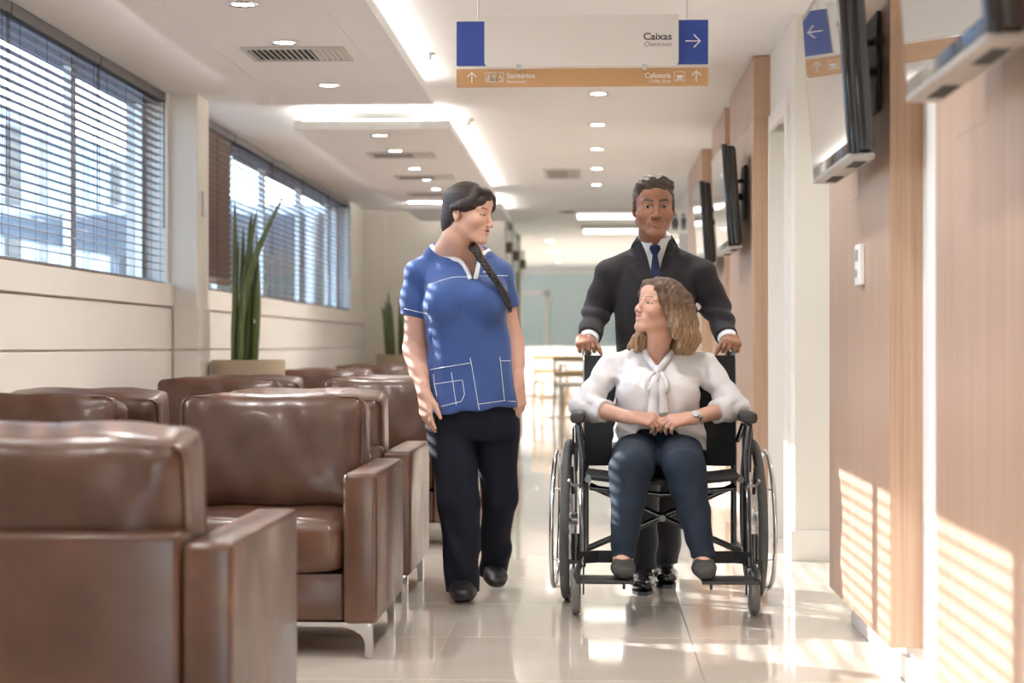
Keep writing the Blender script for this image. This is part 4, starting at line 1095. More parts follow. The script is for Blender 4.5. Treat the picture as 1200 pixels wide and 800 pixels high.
# ================================================================== wheelchair
M['frame'] = mat('black_frame', (0.010, 0.010, 0.011), 0.22, coat=0.6); M['sling'] = cloth('black_nylon', (0.012, 0.012, 0.014), 0.55, 0.15, 0.1, 500)
M['tyre'] = mat('grey_tyre', (0.20, 0.195, 0.19), 0.7); M['dark_tyre'] = mat('dark_tyre', (0.11, 0.11, 0.11), 0.75); M['pad'] = mat('arm_pad', (0.035, 0.03, 0.028), 0.5)
WX = (774 - 695) * 7.15 / FPX
wc_ = empty('wheelchair', (WX, 7.1, 0), label='black folding wheelchair with grey casters pushed along the aisle', cat='wheelchair')
def wl_(p): return (p[0], p[1] - 7.1, p[2])          # local: x from the centre line, y world
def wobj(name, bm, m, par=wc_, smooth=True): return obj(name, bm, M[m], par, smooth)
def T_(pts, r, n=10, bm=None): return tube([wl_(p) for p in pts], r, n, bm)
def ringpts(R, n, x, cy, cz): return [(x, cy + R * math.cos(2 * math.pi * k / n), cz + R * math.sin(2 * math.pi * k / n)) for k in range(n)]
AX = (7.15, 0.305)
for s in (-1, 1):
    x = s * 0.350; yc, zc = AX[0] - 7.1, AX[1]
    wh = wobj('rear_wheel', tube(ringpts(0.287, 64, 0, 0, 0), 0.018, 10, closed=True), 'dark_tyre'); wh.location = (x, yc, zc); wh.rotation_euler = (0, math.radians(-s * 1.0), math.radians(s * 2.5))
    wobj('rim', tube(ringpts(0.266, 64, 0, 0, 0), 0.009, 8, closed=True), 'steel', wh)
    wobj('pushrim', tube(ringpts(0.258, 64, s * 0.048, 0, 0), 0.009, 10, closed=True), 'chrome', wh)
    wobj('hub', lathe([(0.0, -0.035), (0.022, -0.035), (0.028, -0.012), (0.02, 0), (0.028, 0.012), (0.022, 0.035), (0, 0.035)], 20, axis='X'), 'steel', wh)
    sp = bmesh.new()
    for k in range(28):
        a = 2 * math.pi * k / 28; b = a + (0.35 if k % 2 else -0.35); sx = 0.018 if k % 4 < 2 else -0.018
        tube([(sx, 0.026 * math.cos(b), 0.026 * math.sin(b)), (0, 0.262 * math.cos(a), 0.262 * math.sin(a))], 0.0012, 4, sp)
    wobj('spokes', sp, 'steel', wh)['kind'] = 'stuff'
    mt = bmesh.new()
    for k in range(6):
        a = 2 * math.pi * (k + 0.5) / 6; tube([(s * 0.005, 0.262 * math.cos(a), 0.262 * math.sin(a)), (s * 0.046, 0.258 * math.cos(a), 0.258 * math.sin(a))], 0.004, 6, mt)
    wobj('rim_mounts', mt, 'chrome', wh)['kind'] = 'stuff'
    # casters
    cx = s * 0.318; cyy = 6.745
    ca = wobj('caster', lathe([(0.050, -0.014), (0.072, -0.017), (0.080, -0.012), (0.083, 0.0), (0.080, 0.012), (0.072, 0.017), (0.050, 0.014), (0.050, -0.014)], 36, axis='X'), 'tyre'); ca.location = (cx, cyy - 7.1, 0.0832)
    wobj('caster_hub', lathe([(0.0, -0.017), (0.05, -0.012), (0.05, 0.012), (0, 0.017)], 24, axis='X'), 'black', ca)
    fk = box((-0.030, -0.014, -0.012), (-0.024, 0.014, 0.105), 0.002); box((0.024, -0.014, -0.012), (0.030, 0.014, 0.105), 0.002, 2, fk); box((-0.030, -0.02, 0.10), (0.030, 0.02, 0.112), 0.002, 2, fk); wobj('fork', fk, 'black', ca)
    xx = s * 0.295
    wobj('caster_stem', T_([(cx, cyy + 0.0, 0.185), (cx, cyy, 0.29)], 0.017, 12), 'frame')
    # side frame
    wobj('front_post', T_([(xx, 6.80, 0.17), (xx, 6.80, 0.485), (xx, 6.82, 0.56), (s * 0.312, 6.86, 0.675)], 0.0125), 'frame')
    wobj('lower_rail', T_([(xx, 6.80, 0.20), (xx, 7.25, 0.20)], 0.0115), 'frame'); wobj('seat_rail', T_([(xx - s * 0.02, 6.785, 0.481), (xx - s * 0.02, 7.28, 0.470)], 0.0125), 'frame')
    wobj('back_post', T_([(s * 0.285, 7.27, 0.17), (s * 0.285, 7.27, 0.55), (s * 0.283, 7.305, 0.905), (s * 0.283, 7.335, 0.935), (s * 0.283, 7.40, 0.935)], 0.0125), 'frame')
    wobj('push_grip', T_([(s * 0.283, 7.36, 0.935), (s * 0.283, 7.38, 0.935), (s * 0.283, 7.47, 0.935)], [0.015, 0.0185, 0.0175], 12), 'black')
    # armrest: pad, support, skirt guard
    pad = box((s * 0.312 - 0.028, 6.83 - 7.1, 0.680), (s * 0.312 + 0.028, 7.14 - 7.1, 0.722), 0.016, 3); wobj('armrest_pad', pad, 'pad')
    wobj('armrest_tube', T_([(s * 0.312, 6.86, 0.67), (s * 0.312, 7.12, 0.672), (s * 0.30, 7.26, 0.60)], 0.011), 'frame')
    wobj('skirt_guard', box((s * 0.318 - 0.004, 6.9 - 7.1, 0.50), (s * 0.318 + 0.004, 7.24 - 7.1, 0.665), 0.003), 'black')
    # fender plate behind the armrest
    wobj('wheel_guard', box((s * 0.328, -0.13, 0.56), (s * 0.334, 0.14, 0.655), 0.002), 'black')
    # brake
    wobj('brake', T_([(xx, 6.87, 0.45), (s * 0.335, 6.86, 0.455), (s * 0.345, 6.84, 0.475)], 0.006, 8), 'steel'); wobj('brake_lever', T_([(s * 0.33, 6.90, 0.42), (s * 0.335, 6.885, 0.52)], 0.0065, 8), 'black')
    # footrest
    wobj('footrest_hanger', T_([(xx, 6.79, 0.46), (xx, 6.74, 0.44), (xx - s * 0.002, 6.68, 0.30), (xx - s * 0.002, 6.62, 0.185)], 0.0115), 'frame')
    fp = box((min(s * 0.305, s * 0.115), 6.43 - 7.1, 0.147), (max(s * 0.305, s * 0.115), 6.60 - 7.1, 0.159), 0.005, 2); f_o = wobj('footplate', fp, 'black')
    lip = T_([(s * 0.305, 6.62, 0.19), (s * 0.315, 6.55, 0.165), (s * 0.305, 6.45, 0.155)], 0.012, 8); wobj('footplate_arm', lip, 'black', f_o)
    st = bmesh.new(); a = [(s * 0.30, 6.62), (s * 0.24, 6.66), (s * 0.17, 6.655), (s * 0.12, 6.60)]; rows = []
    for (px_, py_) in a: rows.append([st.verts.new((px_, py_ - 7.1 + d, z)) for (d, z) in ((0, 0.195), (0, 0.238), (0.005, 0.238), (0.005, 0.195))])
    for p_, q_ in zip(rows[:-1], rows[1:]):
        for i in range(4): st.faces.new((p_[i], p_[(i + 1) % 4], q_[(i + 1) % 4], q_[i]))
    st.faces.new(rows[0]); st.faces.new(rows[-1]); wobj('heel_strap', st, 'sling', f_o, False)
    wobj('bolt', T_([(s * 0.15, 6.50, 0.146), (s * 0.15, 6.50, 0.122)], 0.005, 8), 'black', f_o)
# cross brace
for s in (-1, 1): wobj('cross_brace', T_([(-s * 0.285, 6.99 + s * 0.012, 0.205), (s * 0.27, 6.99 + s * 0.012, 0.445)], 0.0125), 'frame')
wobj('brace_pivot', lathe([(0, -0.012), (0.012, -0.012), (0.012, 0.012), (0, 0.012)], 14, axis='Y', loc=(0, 6.965 - 7.1, 0.325)), 'silver')
wobj('brace_strut', T_([(-0.27, 6.93, 0.44), (0.0, 6.93, 0.415), (0.27, 6.93, 0.44)], 0.010), 'frame')
# slings
def slingmesh(rows, th):
    bm = bmesh.new(); g = [[bm.verts.new(v) for v in r] for r in rows]
    for a, b in zip(g[:-1], g[1:]):
        for i in range(len(a) - 1): bm.faces.new((a[i], a[i + 1], b[i + 1], b[i]))
    bmesh.ops.recalc_face_normals(bm, faces=bm.faces); bmesh.ops.solidify(bm, geom=bm.faces[:], thickness=th); return bm
us = np.linspace(-1, 1, 17)
wobj('seat_sling', slingmesh([[(u * 0.278, y - 7.1, 0.492 - 0.020 * (1 - u * u)) for u in us] for y in np.linspace(6.79, 7.26, 8)], 0.012), 'sling')
wobj('back_sling', slingmesh([[(u * 0.292, 7.262 + (z - 0.55) * 0.1 - 7.1 + 0.022 * (1 - u * u), z) for u in us] for z in np.linspace(0.50, 0.925, 9)], 0.010), 'sling')
# ================================================================== people: shared bits
def polycut(poly, y0, y1):
    """a prism along Y from an (x,z) outline, as an implicit solid"""
    P = np.array(poly, float)
    lo = np.array([P[:, 0].min(), y0, P[:, 1].min()]); hi = np.array([P[:, 0].max(), y1, P[:, 1].max()])
    def fn(X, Y, Z):
        x = X[:, 0, 0][:, None]; z = Z[0, 0, :][None, :]
        d = np.full((x.shape[0], z.shape[1]), 1e9); ins = np.zeros(d.shape, bool); n = len(P)
        for i in range(n):
            a, b = P[i], P[(i + 1) % n]; ex, ez = b - a; wx, wz = x - a[0], z - a[1]
            t = np.clip((wx * ex + wz * ez) / (ex * ex + ez * ez + 1e-12), 0, 1)
            d = np.minimum(d, (wx - ex * t) ** 2 + (wz - ez * t) ** 2)
            c1 = (z >= a[1]) & (z < b[1]); c2 = (z < a[1]) & (z >= b[1])
            cr = ex * wz - ez * wx
            ins ^= (c1 & (cr > 0)) | (c2 & (cr < 0))
        d = np.sqrt(d) * np.where(ins, -1, 1)
        return np.maximum(d[:, None, :], np.maximum(y0 - Y, Y - y1))
    return lo, hi, fn
def XZ(pts, Y): return [(float(J(px, py, Y)[0]), float(J(px, py, Y)[2])) for px, py in pts]
def shoe(f, ankle, toe, w=0.045, h=0.05, heel=0.07):
    """low shoe from heel to toe on a line; soles flat on the plane through toe"""
    a, t = np.asarray(ankle, float), np.asarray(toe, float); d = nrm(t - a)
    f.add(cone(a - d * heel * 0.4 + V3(0, 0, 0.005), a + d * 0.02, w * 0.82, w * 0.85), 0.01); f.add(cone(a, a * 0.35 + t * 0.65, w * 0.85, w * 0.95, ((0, 0, 1), 0.75)), 0.015); f.add(cone(a * 0.4 + t * 0.6, t - d * w * 0.8, w, w * 0.85, ((0, 0, 1), 0.6)), 0.015)

# ================================================================== nurse
nz0 = J(543, 700, 7.2)
nurse = empty('person', (float(J(548, 700, 7.2)[0]), 7.2, 0), label='nurse in a blue tunic with a dark braid walking beside the wheelchair', cat='person', group='people in the aisle')
NP = Matrix.Translation(-Vector(nurse.location))
def adopt(o, root):
    """parts are built in world space; bring them under their person"""
    o.data.transform(Matrix.Translation(-Vector(root.location))); return o
TN = frame4(rot(67, -5, 4), J(549, 250, 7.13)); SN = 0.985
SKIN_N = (0.66, 0.385, 0.285)
fb = Field((-0.86, 6.82, 0.02), (-0.16, 7.56, 1.66), 0.008, [((-0.62, 6.97, 1.33), (-0.34, 7.27, 1.64), 0.0024), ((-0.72, 7.0, 0.62), (-0.56, 7.24, 0.86), 0.0036), ((-0.36, 7.08, 0.64), (-0.24, 7.30, 0.86), 0.0036)])
head(fb, TN, SN, jaw=1.06, smile=1.2, cheek=1.25, nose=0.94, lid=1.25)
nb = J(534, 303, 7.23)
chain(fb, [tf(TN, (0, 0.018, -0.065)), tf(TN, (0, 0.03, -0.10)), nb], [0.050, 0.046, 0.052], 0.02)
fb.add(cone(tf(TN, (0, 0.035, -0.085)), J(508, 305, 7.25), 0.038, 0.036), 0.04); fb.add(cone(tf(TN, (0, 0.035, -0.085)), J(566, 306, 7.25), 0.036, 0.036), 0.04)
fb.add(cone(J(512, 318, 7.24), J(566, 318, 7.24), 0.055, 0.055), 0.04)
fb.add(loft([(0.75, -0.47, 7.22, 0.14, 0.09), (1.0, -0.48, 7.22, 0.13, 0.085), (1.22, -0.49, 7.22, 0.13, 0.085)]), 0.05)
aR = [J(489, 322, 7.22), J(486, 408, 7.24), J(497, 460, 7.13)]; aL = [J(587, 322, 7.24), J(602, 400, 7.27), J(607, 450, 7.20)]
chain(fb, aR, [0.048, 0.041, 0.026], 0.03); chain(fb, aL, [0.038, 0.033, 0.024], 0.03)
for A, q in ((aR, 1.0), (aL, 0.85)): fb.add(cone(A[1] * 0.85 + A[2] * 0.15, A[1] * 0.5 + A[2] * 0.5, 0.042 * q, 0.038 * q), 0.02)
hand(fb, aR[2], V3(0.10, -0.22, -1), V3(0.75, 0.6, 0), 1, 0.95, (12, 16, 10), 1.0, (28, 10), [(8, 10, 8), (14, 16, 10), (18, 20, 12), (22, 22, 14)])
hand(fb, aL[2], V3(0.03, -0.08, -1), V3(-0.6, 0.75, 0), -1, 0.93, (16, 22, 14), 1.0, (26, 12), [(12, 16, 8), (18, 22, 14), (20, 24, 14), (22, 26, 16)])
for hp, an in ((J(527, 495, 7.22), J(543, 690, 7.16)), (J(580, 495, 7.25), J(579, 672, 7.45))): chain(fb, [hp, an], [0.07, 0.04], 0.03)
o = field_obj('body', fb, M['skin'], nurse, lambda P, C: paint_head(P, C, TN, SN, lip=(0.27, 0.05, 0.055), smile=1.2, thick=0.8, liner=0.9), SKIN_N); adopt(o, nurse)
TNl = TN.copy(); TNl[:3, 3] -= np.array(nurse.location); eyes(TNl, SN, nurse, (0.25, -1, -0.12))
# hair: smooth cap drawn back, side fringe, gathered nape
fh = Field((-0.66, 6.93, 1.25), (-0.30, 7.32, 1.66), 0.0032)
def HE(f, c, r, k, sub=False, T=TN, s=SN, rr=None): f.op(ell(tf(T, np.array(c) * s), np.array(r) * s, T[:3, :3] if rr is None else T[:3, :3] @ rr), k, sub)
def HC(f, pts, rs, k, T=TN, s=SN, sq=None):
    P_ = [tf(T, np.array(p) * s) for p in pts]
    for a, b, ra, rb in zip(P_[:-1], P_[1:], rs[:-1], rs[1:]): f.add(cone(a, b, ra * s, rb * s, sq), k)
HE(fh, (0, 0.014, 0.040), (0.080, 0.099, 0.083), 0.01); HE(fh, (0, 0.052, -0.020), (0.066, 0.056, 0.070), 0.02); HE(fh, (0.0, 0.062, -0.065), (0.044, 0.036, 0.045), 0.02)
HE(fh, (0, -0.090, -0.040), (0.080, 0.078, 0.082), 0.008, True)
HE(fh, (-0.085, 0.000, -0.045), (0.030, 0.045, 0.055), 0.01, True); HE(fh, (0.085, 0.000, -0.045), (0.030, 0.045, 0.055), 0.01, True)
HC(fh, [(-0.045, -0.050, 0.088), (0.0, -0.064, 0.082), (0.034, -0.070, 0.062), (0.056, -0.064, 0.036), (0.066, -0.048, 0.004)], [0.018, 0.018, 0.017, 0.014, 0.010], 0.02)
HC(fh, [(-0.045, -0.055, 0.085), (-0.066, -0.042, 0.055), (-0.076, -0.010, 0.030), (-0.074, 0.03, 0.01)], [0.014, 0.012, 0.012, 0.012], 0.012)
HC(fh, [(-0.010, -0.080, 0.062), (-0.042, -0.068, 0.052), (-0.064, -0.044, 0.036), (-0.073, -0.014, 0.022), (-0.074, 0.012, 0.016)], [0.010, 0.013, 0.013, 0.012, 0.010], 0.012)
HC(fh, [(-0.066, -0.034, 0.050), (-0.071, -0.030, 0.018), (-0.070, -0.014, 0.008)], [0.009, 0.006, 0.003], 0.008)
def hair_waves(T, s, amp, fa, fb_):
    def fn(X, Y, Z):
        I = np.linalg.inv(T); x = (I[0, 0] * X + I[0, 1] * Y + I[0, 2] * Z + I[0, 3]) / s; y = (I[1, 0] * X + I[1, 1] * Y + I[1, 2] * Z + I[1, 3]) / s; z = (I[2, 0] * X + I[2, 1] * Y + I[2, 2] * Z + I[2, 3]) / s
        ang = np.arctan2(z - 0.02, np.abs(x) + 0.02); return amp * (np.sin(ang * fa + y * 18) * 0.6 + np.sin(ang * fb_ + 1.3 + y * 31) * 0.4)
    return fn
fh.warp(hair_waves(TN, SN, 0.0006, 34, 61))
o = field_obj('hair', fh, M['hair'], nurse, None, (0.028, 0.014, 0.011)); adopt(o, nurse)
# braid over the shoulder: three plaited strands
bp = catmull([tf(TN, (0.02, 0.075, -0.085)), tf(TN, (0.075, 0.03, -0.11)), J(556, 291, 7.10), J(563, 302, 7.075), J(574, 318, 7.065), J(586, 336, 7.075), J(594, 350, 7.085), J(598, 366, 7.09)], 10)
br = bmesh.new(); n = len(bp)
for q in range(3):
    pts = []; rs = []
    for i, p in enumerate(bp):
        t = i / (n - 1); w_ = 0.0115 * (1 - 0.45 * t); a = 2 * math.pi * (i / 8.0 + q / 3.0)
        tg = nrm(bp[min(i + 1, n - 1)] - bp[max(i - 1, 0)]); u = nrm(np.cross(tg, V3(0, -1, 0.01))); v = np.cross(tg, u)
        pts.append(p + u * w_ * math.sin(a) + v * w_ * 0.55 * math.sin(2 * a)); rs.append(0.0098 * (1 - 0.45 * t) * (1 - (t > 0.93) * (t - 0.93) * 10))
    tube(pts, rs, 10, br)
o = obj('braid', br, mat('braid_hair', (0.022, 0.012, 0.010), 0.45), nurse, smooth=True, angle=180); adopt(o, nurse)
# tunic
YT = 7.2
ft = Field((-0.83, 6.94, 0.66), (-0.20, 7.46, 1.40), 0.0052)
def LV(py, px0, px1, ry, cy, Y=YT):
    a, b = J(px0, py, Y), J(px1, py, Y); return (a[2], (a[0] + b[0]) / 2, cy, (b[0] - a[0]) / 2, ry)
ft.add(loft([LV(492, 499, 608, 0.128, 7.215), LV(470, 499.5, 606, 0.128, 7.215), LV(440, 500, 602, 0.122, 7.215), LV(410, 499.5, 598, 0.115, 7.21), LV(380, 499, 595, 0.115, 7.20), LV(352, 497, 595, 0.125, 7.195), LV(332, 494, 595, 0.112, 7.205), LV(316, 497, 588, 0.085, 7.22), LV(302, 510, 570, 0.07, 7.225)], 2.3), 0.02)
ft.add(cone(J(492, 320, 7.22), J(514, 300, 7.24), 0.050, 0.046), 0.03); ft.add(cone(J(514, 300, 7.24), J(534, 304, 7.23), 0.046, 0.050), 0.03); ft.add(cone(J(586, 320, 7.24), J(562, 303, 7.25), 0.050, 0.044), 0.03); ft.add(cone(J(562, 303, 7.25), J(545, 304, 7.23), 0.044, 0.05), 0.03)
for bx in (-1, 1): ft.add(ell(J(547 + bx * 24, 352, 7.12), (0.068, 0.052, 0.062)), 0.05)
ft.add(capped(cone(J(490, 321, 7.22), J(484, 374, 7.235), 0.0555, 0.0560), J(484, 371, 7.235), V3(-0.12, 0, -1)), 0.022); ft.add(capped(cone(J(586, 322, 7.24), J(596, 366, 7.26), 0.053, 0.047), J(596, 362, 7.26), V3(0.35, 0, -1)), 0.022)
# hem and neckline
ft.cut_plane(J(555, 481, 7.1), nrm(V3(0.10, 0, -1)))
ft.cut(polycut(XZ([(500, 270), (505, 285), (520, 296), (540, 303), (552, 324), (555, 324), (558, 296), (566, 293), (578, 270)], 7.13), 6.9, 7.21), 0.003)
ft.cut(ell(J(535, 277, 7.215), (0.088, 0.088, 0.058)), 0.006)
def nfold(X, Y, Z):
    m = np.clip((1.12 - Z) / 0.3, 0, 1)
    a = np.arctan2(X + 0.48, 7.22 - Y)
    f1 = 0.0045 * m * np.sin(a * 7 + 3 * Z) + 0.0030 * np.sin(38 * (X + 0.48) * 0.5 + 30 * Z) * np.exp(-((Z - 1.10) / 0.06) ** 2) * (X < -0.5)
    f2 = 0.0030 * np.sin(30 * (Z + 0.55 * (X + 0.5))) * np.exp(-((X + 0.60) / 0.10) ** 2) * np.exp(-((Z - 1.06) / 0.14) ** 2)
    f3 = 0.0026 * np.sin(46 * (Z - 0.8 * (X + 0.4))) * np.exp(-((X + 0.36) / 0.07) ** 2) * np.exp(-((Z - 1.1) / 0.12) ** 2)
    f4 = 0.0028 * np.sin(55 * Z + 20 * X) * (X < -0.62)
    return f1 + 1.5 * f2 + 1.4 * f3 + f4 + 0.002 * np.sin(23 * X + 31 * Z + 2 * np.sin(19 * X)) + 0.003 * np.sin(16 * Z + 33 * X) * np.exp(-((Z - 0.95) / 0.1) ** 2)
ft.warp(nfold)
M['scrub'] = cloth('blue_scrub', (0.046, 0.092, 0.265), 0.8, 0.10, 0.25); M['thread'] = mat('white_thread', (0.80, 0.82, 0.88), 0.7); M['trim_cloth'] = cloth('white_trim', (0.82, 0.82, 0.84), 0.8, 0.04)
tun = field_obj('tunic', ft, M['scrub'], nurse, smooth_it=2)
tb = bvh_of(tun)
def npx(pts): return XZ(pts, 7.1)
# white neckline trim, chest and pocket stitching
for path in ([(502, 285), (506, 290), (513, 295), (522, 299.5), (531, 302.5), (538, 305), (543, 311), (547.5, 319), (551, 326.5)], [(557, 326.5), (558.5, 318), (560, 308), (561.5, 299), (566, 295), (572, 291), (577, 286)]):
    P_ = []
    for q in npx(path):
        y = drape(tb, q[0], q[1], 6.5, 0.002)
        if y is not None and y < 7.27: P_.append(V3(q[0], y, q[1]))
    o = obj('neck_trim', ribbon_bm(P_, 0.0085, 0.0028, 5), M['trim_cloth'], tun, smooth=True, angle=180); adopt(o, nurse)
def nst(name, *lines):
    bm = bmesh.new()
    for l in lines: stitch(tb, npx(l), 6.5, 0.0013, 0.0040 if 'pocket' in name else 0.0008, 0.008, bm)
    o = obj(name, bm, M['thread'], tun); o['kind'] = 'stuff'; adopt(o, nurse)
nst('yoke_stitching', [(504, 333), (518, 328), (531, 324.5), (548, 324)], [(561, 323.5), (580, 322), (594, 322)])
def pocket(poly):
    o = obj('pocket', sheet(tb, npx(poly), 6.5, 0.0028, 0.005, 0.010), M['scrub'], tun); adopt(o, nurse); return o
pocket([(503, 434), (552, 425), (562, 479), (512, 486)]); pocket([(586, 422), (598, 422), (599.5, 470), (592, 470)])
tb2 = tb
nst('pocket_stitching', [(503, 433), (552.5, 425), (551, 419)], [(552.5, 425), (562, 480)], [(507, 438), (508, 450), (511.5, 464)], [(508, 450), (542, 445), (544.5, 462), (541, 470), (517, 476)], [(529, 436), (535, 474)], [(585.5, 418), (586, 422.6), (591, 470)], [(586, 422.6), (600, 422.8)])
nst('hem_stitching', [(512, 483), (535, 477.5), (562, 473), (591, 469.5), (604, 471)]); nst('cuff_stitching', [(471, 361), (486, 364.5), (500, 367.5)])
bm = bmesh.new(); c = npx([(567, 318)])[0]; stitch(tb, [(c[0] - 0.004, c[1]), (c[0] + 0.004, c[1])], 6.5, 0.0045, 0.002, 0.002, bm); stitch(tb, [(c[0] + 0.014, c[1] + 0.002), (c[0] + 0.014, c[1] - 0.006)], 6.5, 0.0016, 0.001, 0.002, bm); stitch(tb, [(c[0] + 0.020, c[1]), (c[0] + 0.034, c[1] - 0.002)], 6.5, 0.0014, 0.001, 0.002, bm)
o = obj('chest_emblem', bm, M['thread'], tun); o['kind'] = 'stuff'; adopt(o, nurse)
adopt(tun, nurse)
# trousers
fp = Field((-0.72, 6.98, 0.02), (-0.20, 7.62, 0.86), 0.0058)
fp.add(loft([LV(452, 505, 600, 0.11, 7.22), LV(480, 501, 605, 0.12, 7.225), LV(500, 500, 606, 0.115, 7.23), LV(515, 506, 604, 0.10, 7.235)], 2.3), 0.03)
chain(fp, [J(527, 500, 7.22), J(539, 588, 7.17), J(541, 640, 7.17), J(542, 700, 7.17)], [0.094, 0.080, 0.070, 0.060], 0.02); chain(fp, [J(581, 500, 7.25), J(585, 585, 7.30), J(581, 640, 7.40), J(577, 678, 7.46)], [0.088, 0.069, 0.058, 0.050], 0.02)
fp.cut_plane(J(542, 697, 7.17), V3(0, 0, -1), V3(-0.8, 6.9, 0), V3(-0.475, 7.7, 0.2)); fp.cut_plane(J(577, 671, 7.46), nrm(V3(0, 0.2, -1)), V3(-0.475, 6.9, 0), V3(-0.1, 7.7, 0.25))
fp.warp(lambda X, Y, Z: 0.0050 * np.sin(34 * Z + 9 * X + 7 * np.sin(11 * X)) * np.exp(-((Z - 0.16) / 0.13) ** 2) + 0.0035 * np.sin(26 * Z - 24 * X) * np.exp(-((Z - 0.44) / 0.12) ** 2) + 0.003 * np.sin(60 * X + 5 * Z))
M['navy'] = cloth('navy_trousers', (0.010, 0.011, 0.021), 0.85, 0.15, 0.0)
adopt(field_obj('trousers', fp, M['navy'], nurse, smooth_it=2), nurse)
# shoes
M['shoe_black'] = mat('black_shoe', (0.014, 0.013, 0.014), 0.45)
fs = Field((-0.62, 6.88, -0.01), (-0.40, 7.32, 0.16), 0.0045)
shoe(fs, V3(J(542, 700, 7.17)[0], 7.17, 0.045), V3(J(544, 700, 7.0)[0], 6.955, 0.036), 0.050); fs.cut_plane((0, 0, 0.004), V3(0, 0, -1))
adopt(field_obj('shoe', fs, M['shoe_black'], nurse), nurse)
fs = Field((-0.50, 7.16, -0.01), (-0.26, 7.62, 0.24), 0.0045)
an = V3(J(577, 680, 7.47)[0], 7.47, 0.105); to = V3(J(583, 690, 7.28)[0], 7.275, 0.032); shoe(fs, an, to, 0.045); fs.cut_plane((0, 0, 0.003), V3(0, 0, -1))
adopt(field_obj('shoe', fs, M['shoe_black'], nurse), nurse)
# ================================================================== man in a suit pushing the wheelchair
man = empty('person', (float(J(766, 690, 7.5)[0]), 7.55, 0), label='man in a dark suit and navy tie pushing the wheelchair', cat='person', group='people in the aisle')
TM = frame4(rot(4, -4, 0), J(766, 242.5, 7.50)); SM = 1.06
SKIN_M = (0.33, 0.15, 0.088)
mh = J(766, 242, 7.5)
hR, hL = J(686, 405, 7.43), J(857, 405, 7.43)
fb = Field((-0.14, 7.10, 0.02), (0.72, 7.98, 1.68), 0.0085, [((mh[0] - 0.11, 7.36, 1.38), (mh[0] + 0.11, 7.64, 1.66), 0.0024), ((hR[0] - 0.06, 7.28, 0.86), (hR[0] + 0.08, 7.48, 1.02), 0.0034), ((hL[0] - 0.08, 7.28, 0.86), (hL[0] + 0.06, 7.48, 1.02), 0.0034)])
head(fb, TM, SM, jaw=1.12, nose=1.0, smile=0.2, cheek=1.1, lid=1.0, lips=0.85, mw=0.003)
for q in (-1, 1): fb.add(ell(tf(TM, np.array([q * 0.0135, -0.097, -0.036]) * SM), np.array([0.009, 0.010, 0.008]) * SM), 0.005)
nbm = J(768, 302, 7.65)
chain(fb, [tf(TM, (0, 0.025, -0.06)), tf(TM, (0, 0.055, -0.10)), nbm], [0.054, 0.051, 0.048], 0.02)
fb.add(cone(J(738, 322, 7.68), J(797, 322, 7.68), 0.05, 0.05), 0.03)
fb.add(loft([(0.80, mh[0], 7.67, 0.11, 0.07), (1.22, mh[0], 7.67, 0.12, 0.07)]), 0.05)
mR = [J(714, 320, 7.63), J(700, 362, 7.66), J(690, 398, 7.47)]; mL = [J(823, 320, 7.63), J(840, 362, 7.66), J(853, 398, 7.47)]
for A in (mR, mL): chain(fb, A, [0.044, 0.040, 0.030], 0.02)
# fists closed round the push grips
GR = V3(WX - 0.283, 7.42, 0.935); GL = V3(WX + 0.283, 7.42, 0.935)
for A, G, sd, sx in ((mR, GR, -1, -1), (mL, GL, 1, 1)):
    wr_ = G + V3(sx * 0.012, 0.055, 0.052); chain(fb, [A[2], wr_], [0.030, 0.029], 0.015)
    fw = nrm(V3(-sx * 0.05, -0.85, -0.12)); pl = nrm(V3(-sx * 0.25, 0.05, -1))
    hand(fb, wr_ + fw * 0.01, fw, pl, sd if False else (1 if sx < 0 else -1), 0.98, (62, 78, 50), 0.6, (30, 40), [(48, 74, 45), (58, 78, 50), (64, 80, 52), (70, 82, 55)])
for hp, an in ((J(758, 530, 7.66), J(752, 675, 7.52)), (J(780, 530, 7.66), J(778, 665, 7.72))): chain(fb, [hp, an], [0.07, 0.04], 0.03)
o = field_obj('body', fb, M['skin'], man, lambda P, C: paint_head(P, C, TM, SM, brow=(0.018, 0.012, 0.010), lip=(0.27, 0.10, 0.070), smile=0.2, thick=1.2, stubble=0.10, blush=0.0, liner=0.55, mw=0.003, lt=0.85), SKIN_M); adopt(o, man)
TMl = TM.copy(); TMl[:3, 3] -= np.array(man.location); eyes(TMl, SM, man, (0.0, -1, 0.02))
# short greying hair
fh = Field(mh - V3(0.12, 0.13, 0.03), mh + V3(0.12, 0.17, 0.16), 0.0028)
HE(fh, (0, 0.014, 0.039), (0.0775, 0.0975, 0.083), 0.01, T=TM, s=SM)
HE(fh, (0, -0.105, -0.010), (0.0655, 0.075, 0.070), 0.010, True, T=TM, s=SM)
HE(fh, (0, -0.02, -0.085), (0.12, 0.16, 0.060), 0.012, True, T=TM, s=SM)
for q in (-1, 1):
    HE(fh, (q * 0.068, -0.052, 0.0), (0.020, 0.036, 0.050), 0.010, True, T=TM, s=SM)
    HC(fh, [(q * 0.0705, -0.018, 0.03), (q * 0.0700, -0.016, -0.008)], [0.007, 0.004], 0.006, T=TM, s=SM)
HC(fh, [(-0.052, -0.048, 0.078), (-0.02, -0.062, 0.088), (0.02, -0.062, 0.090), (0.052, -0.048, 0.080)], [0.021, 0.023, 0.024, 0.021], 0.02, T=TM, s=SM)
fh.warp(lambda X, Y, Z: 0.0016 * np.sin(X * 190 + 2 * np.sin(Z * 160)) * np.sin(Y * 170 + Z * 90) + 0.0012 * np.sin(Z * 260 + X * 120))
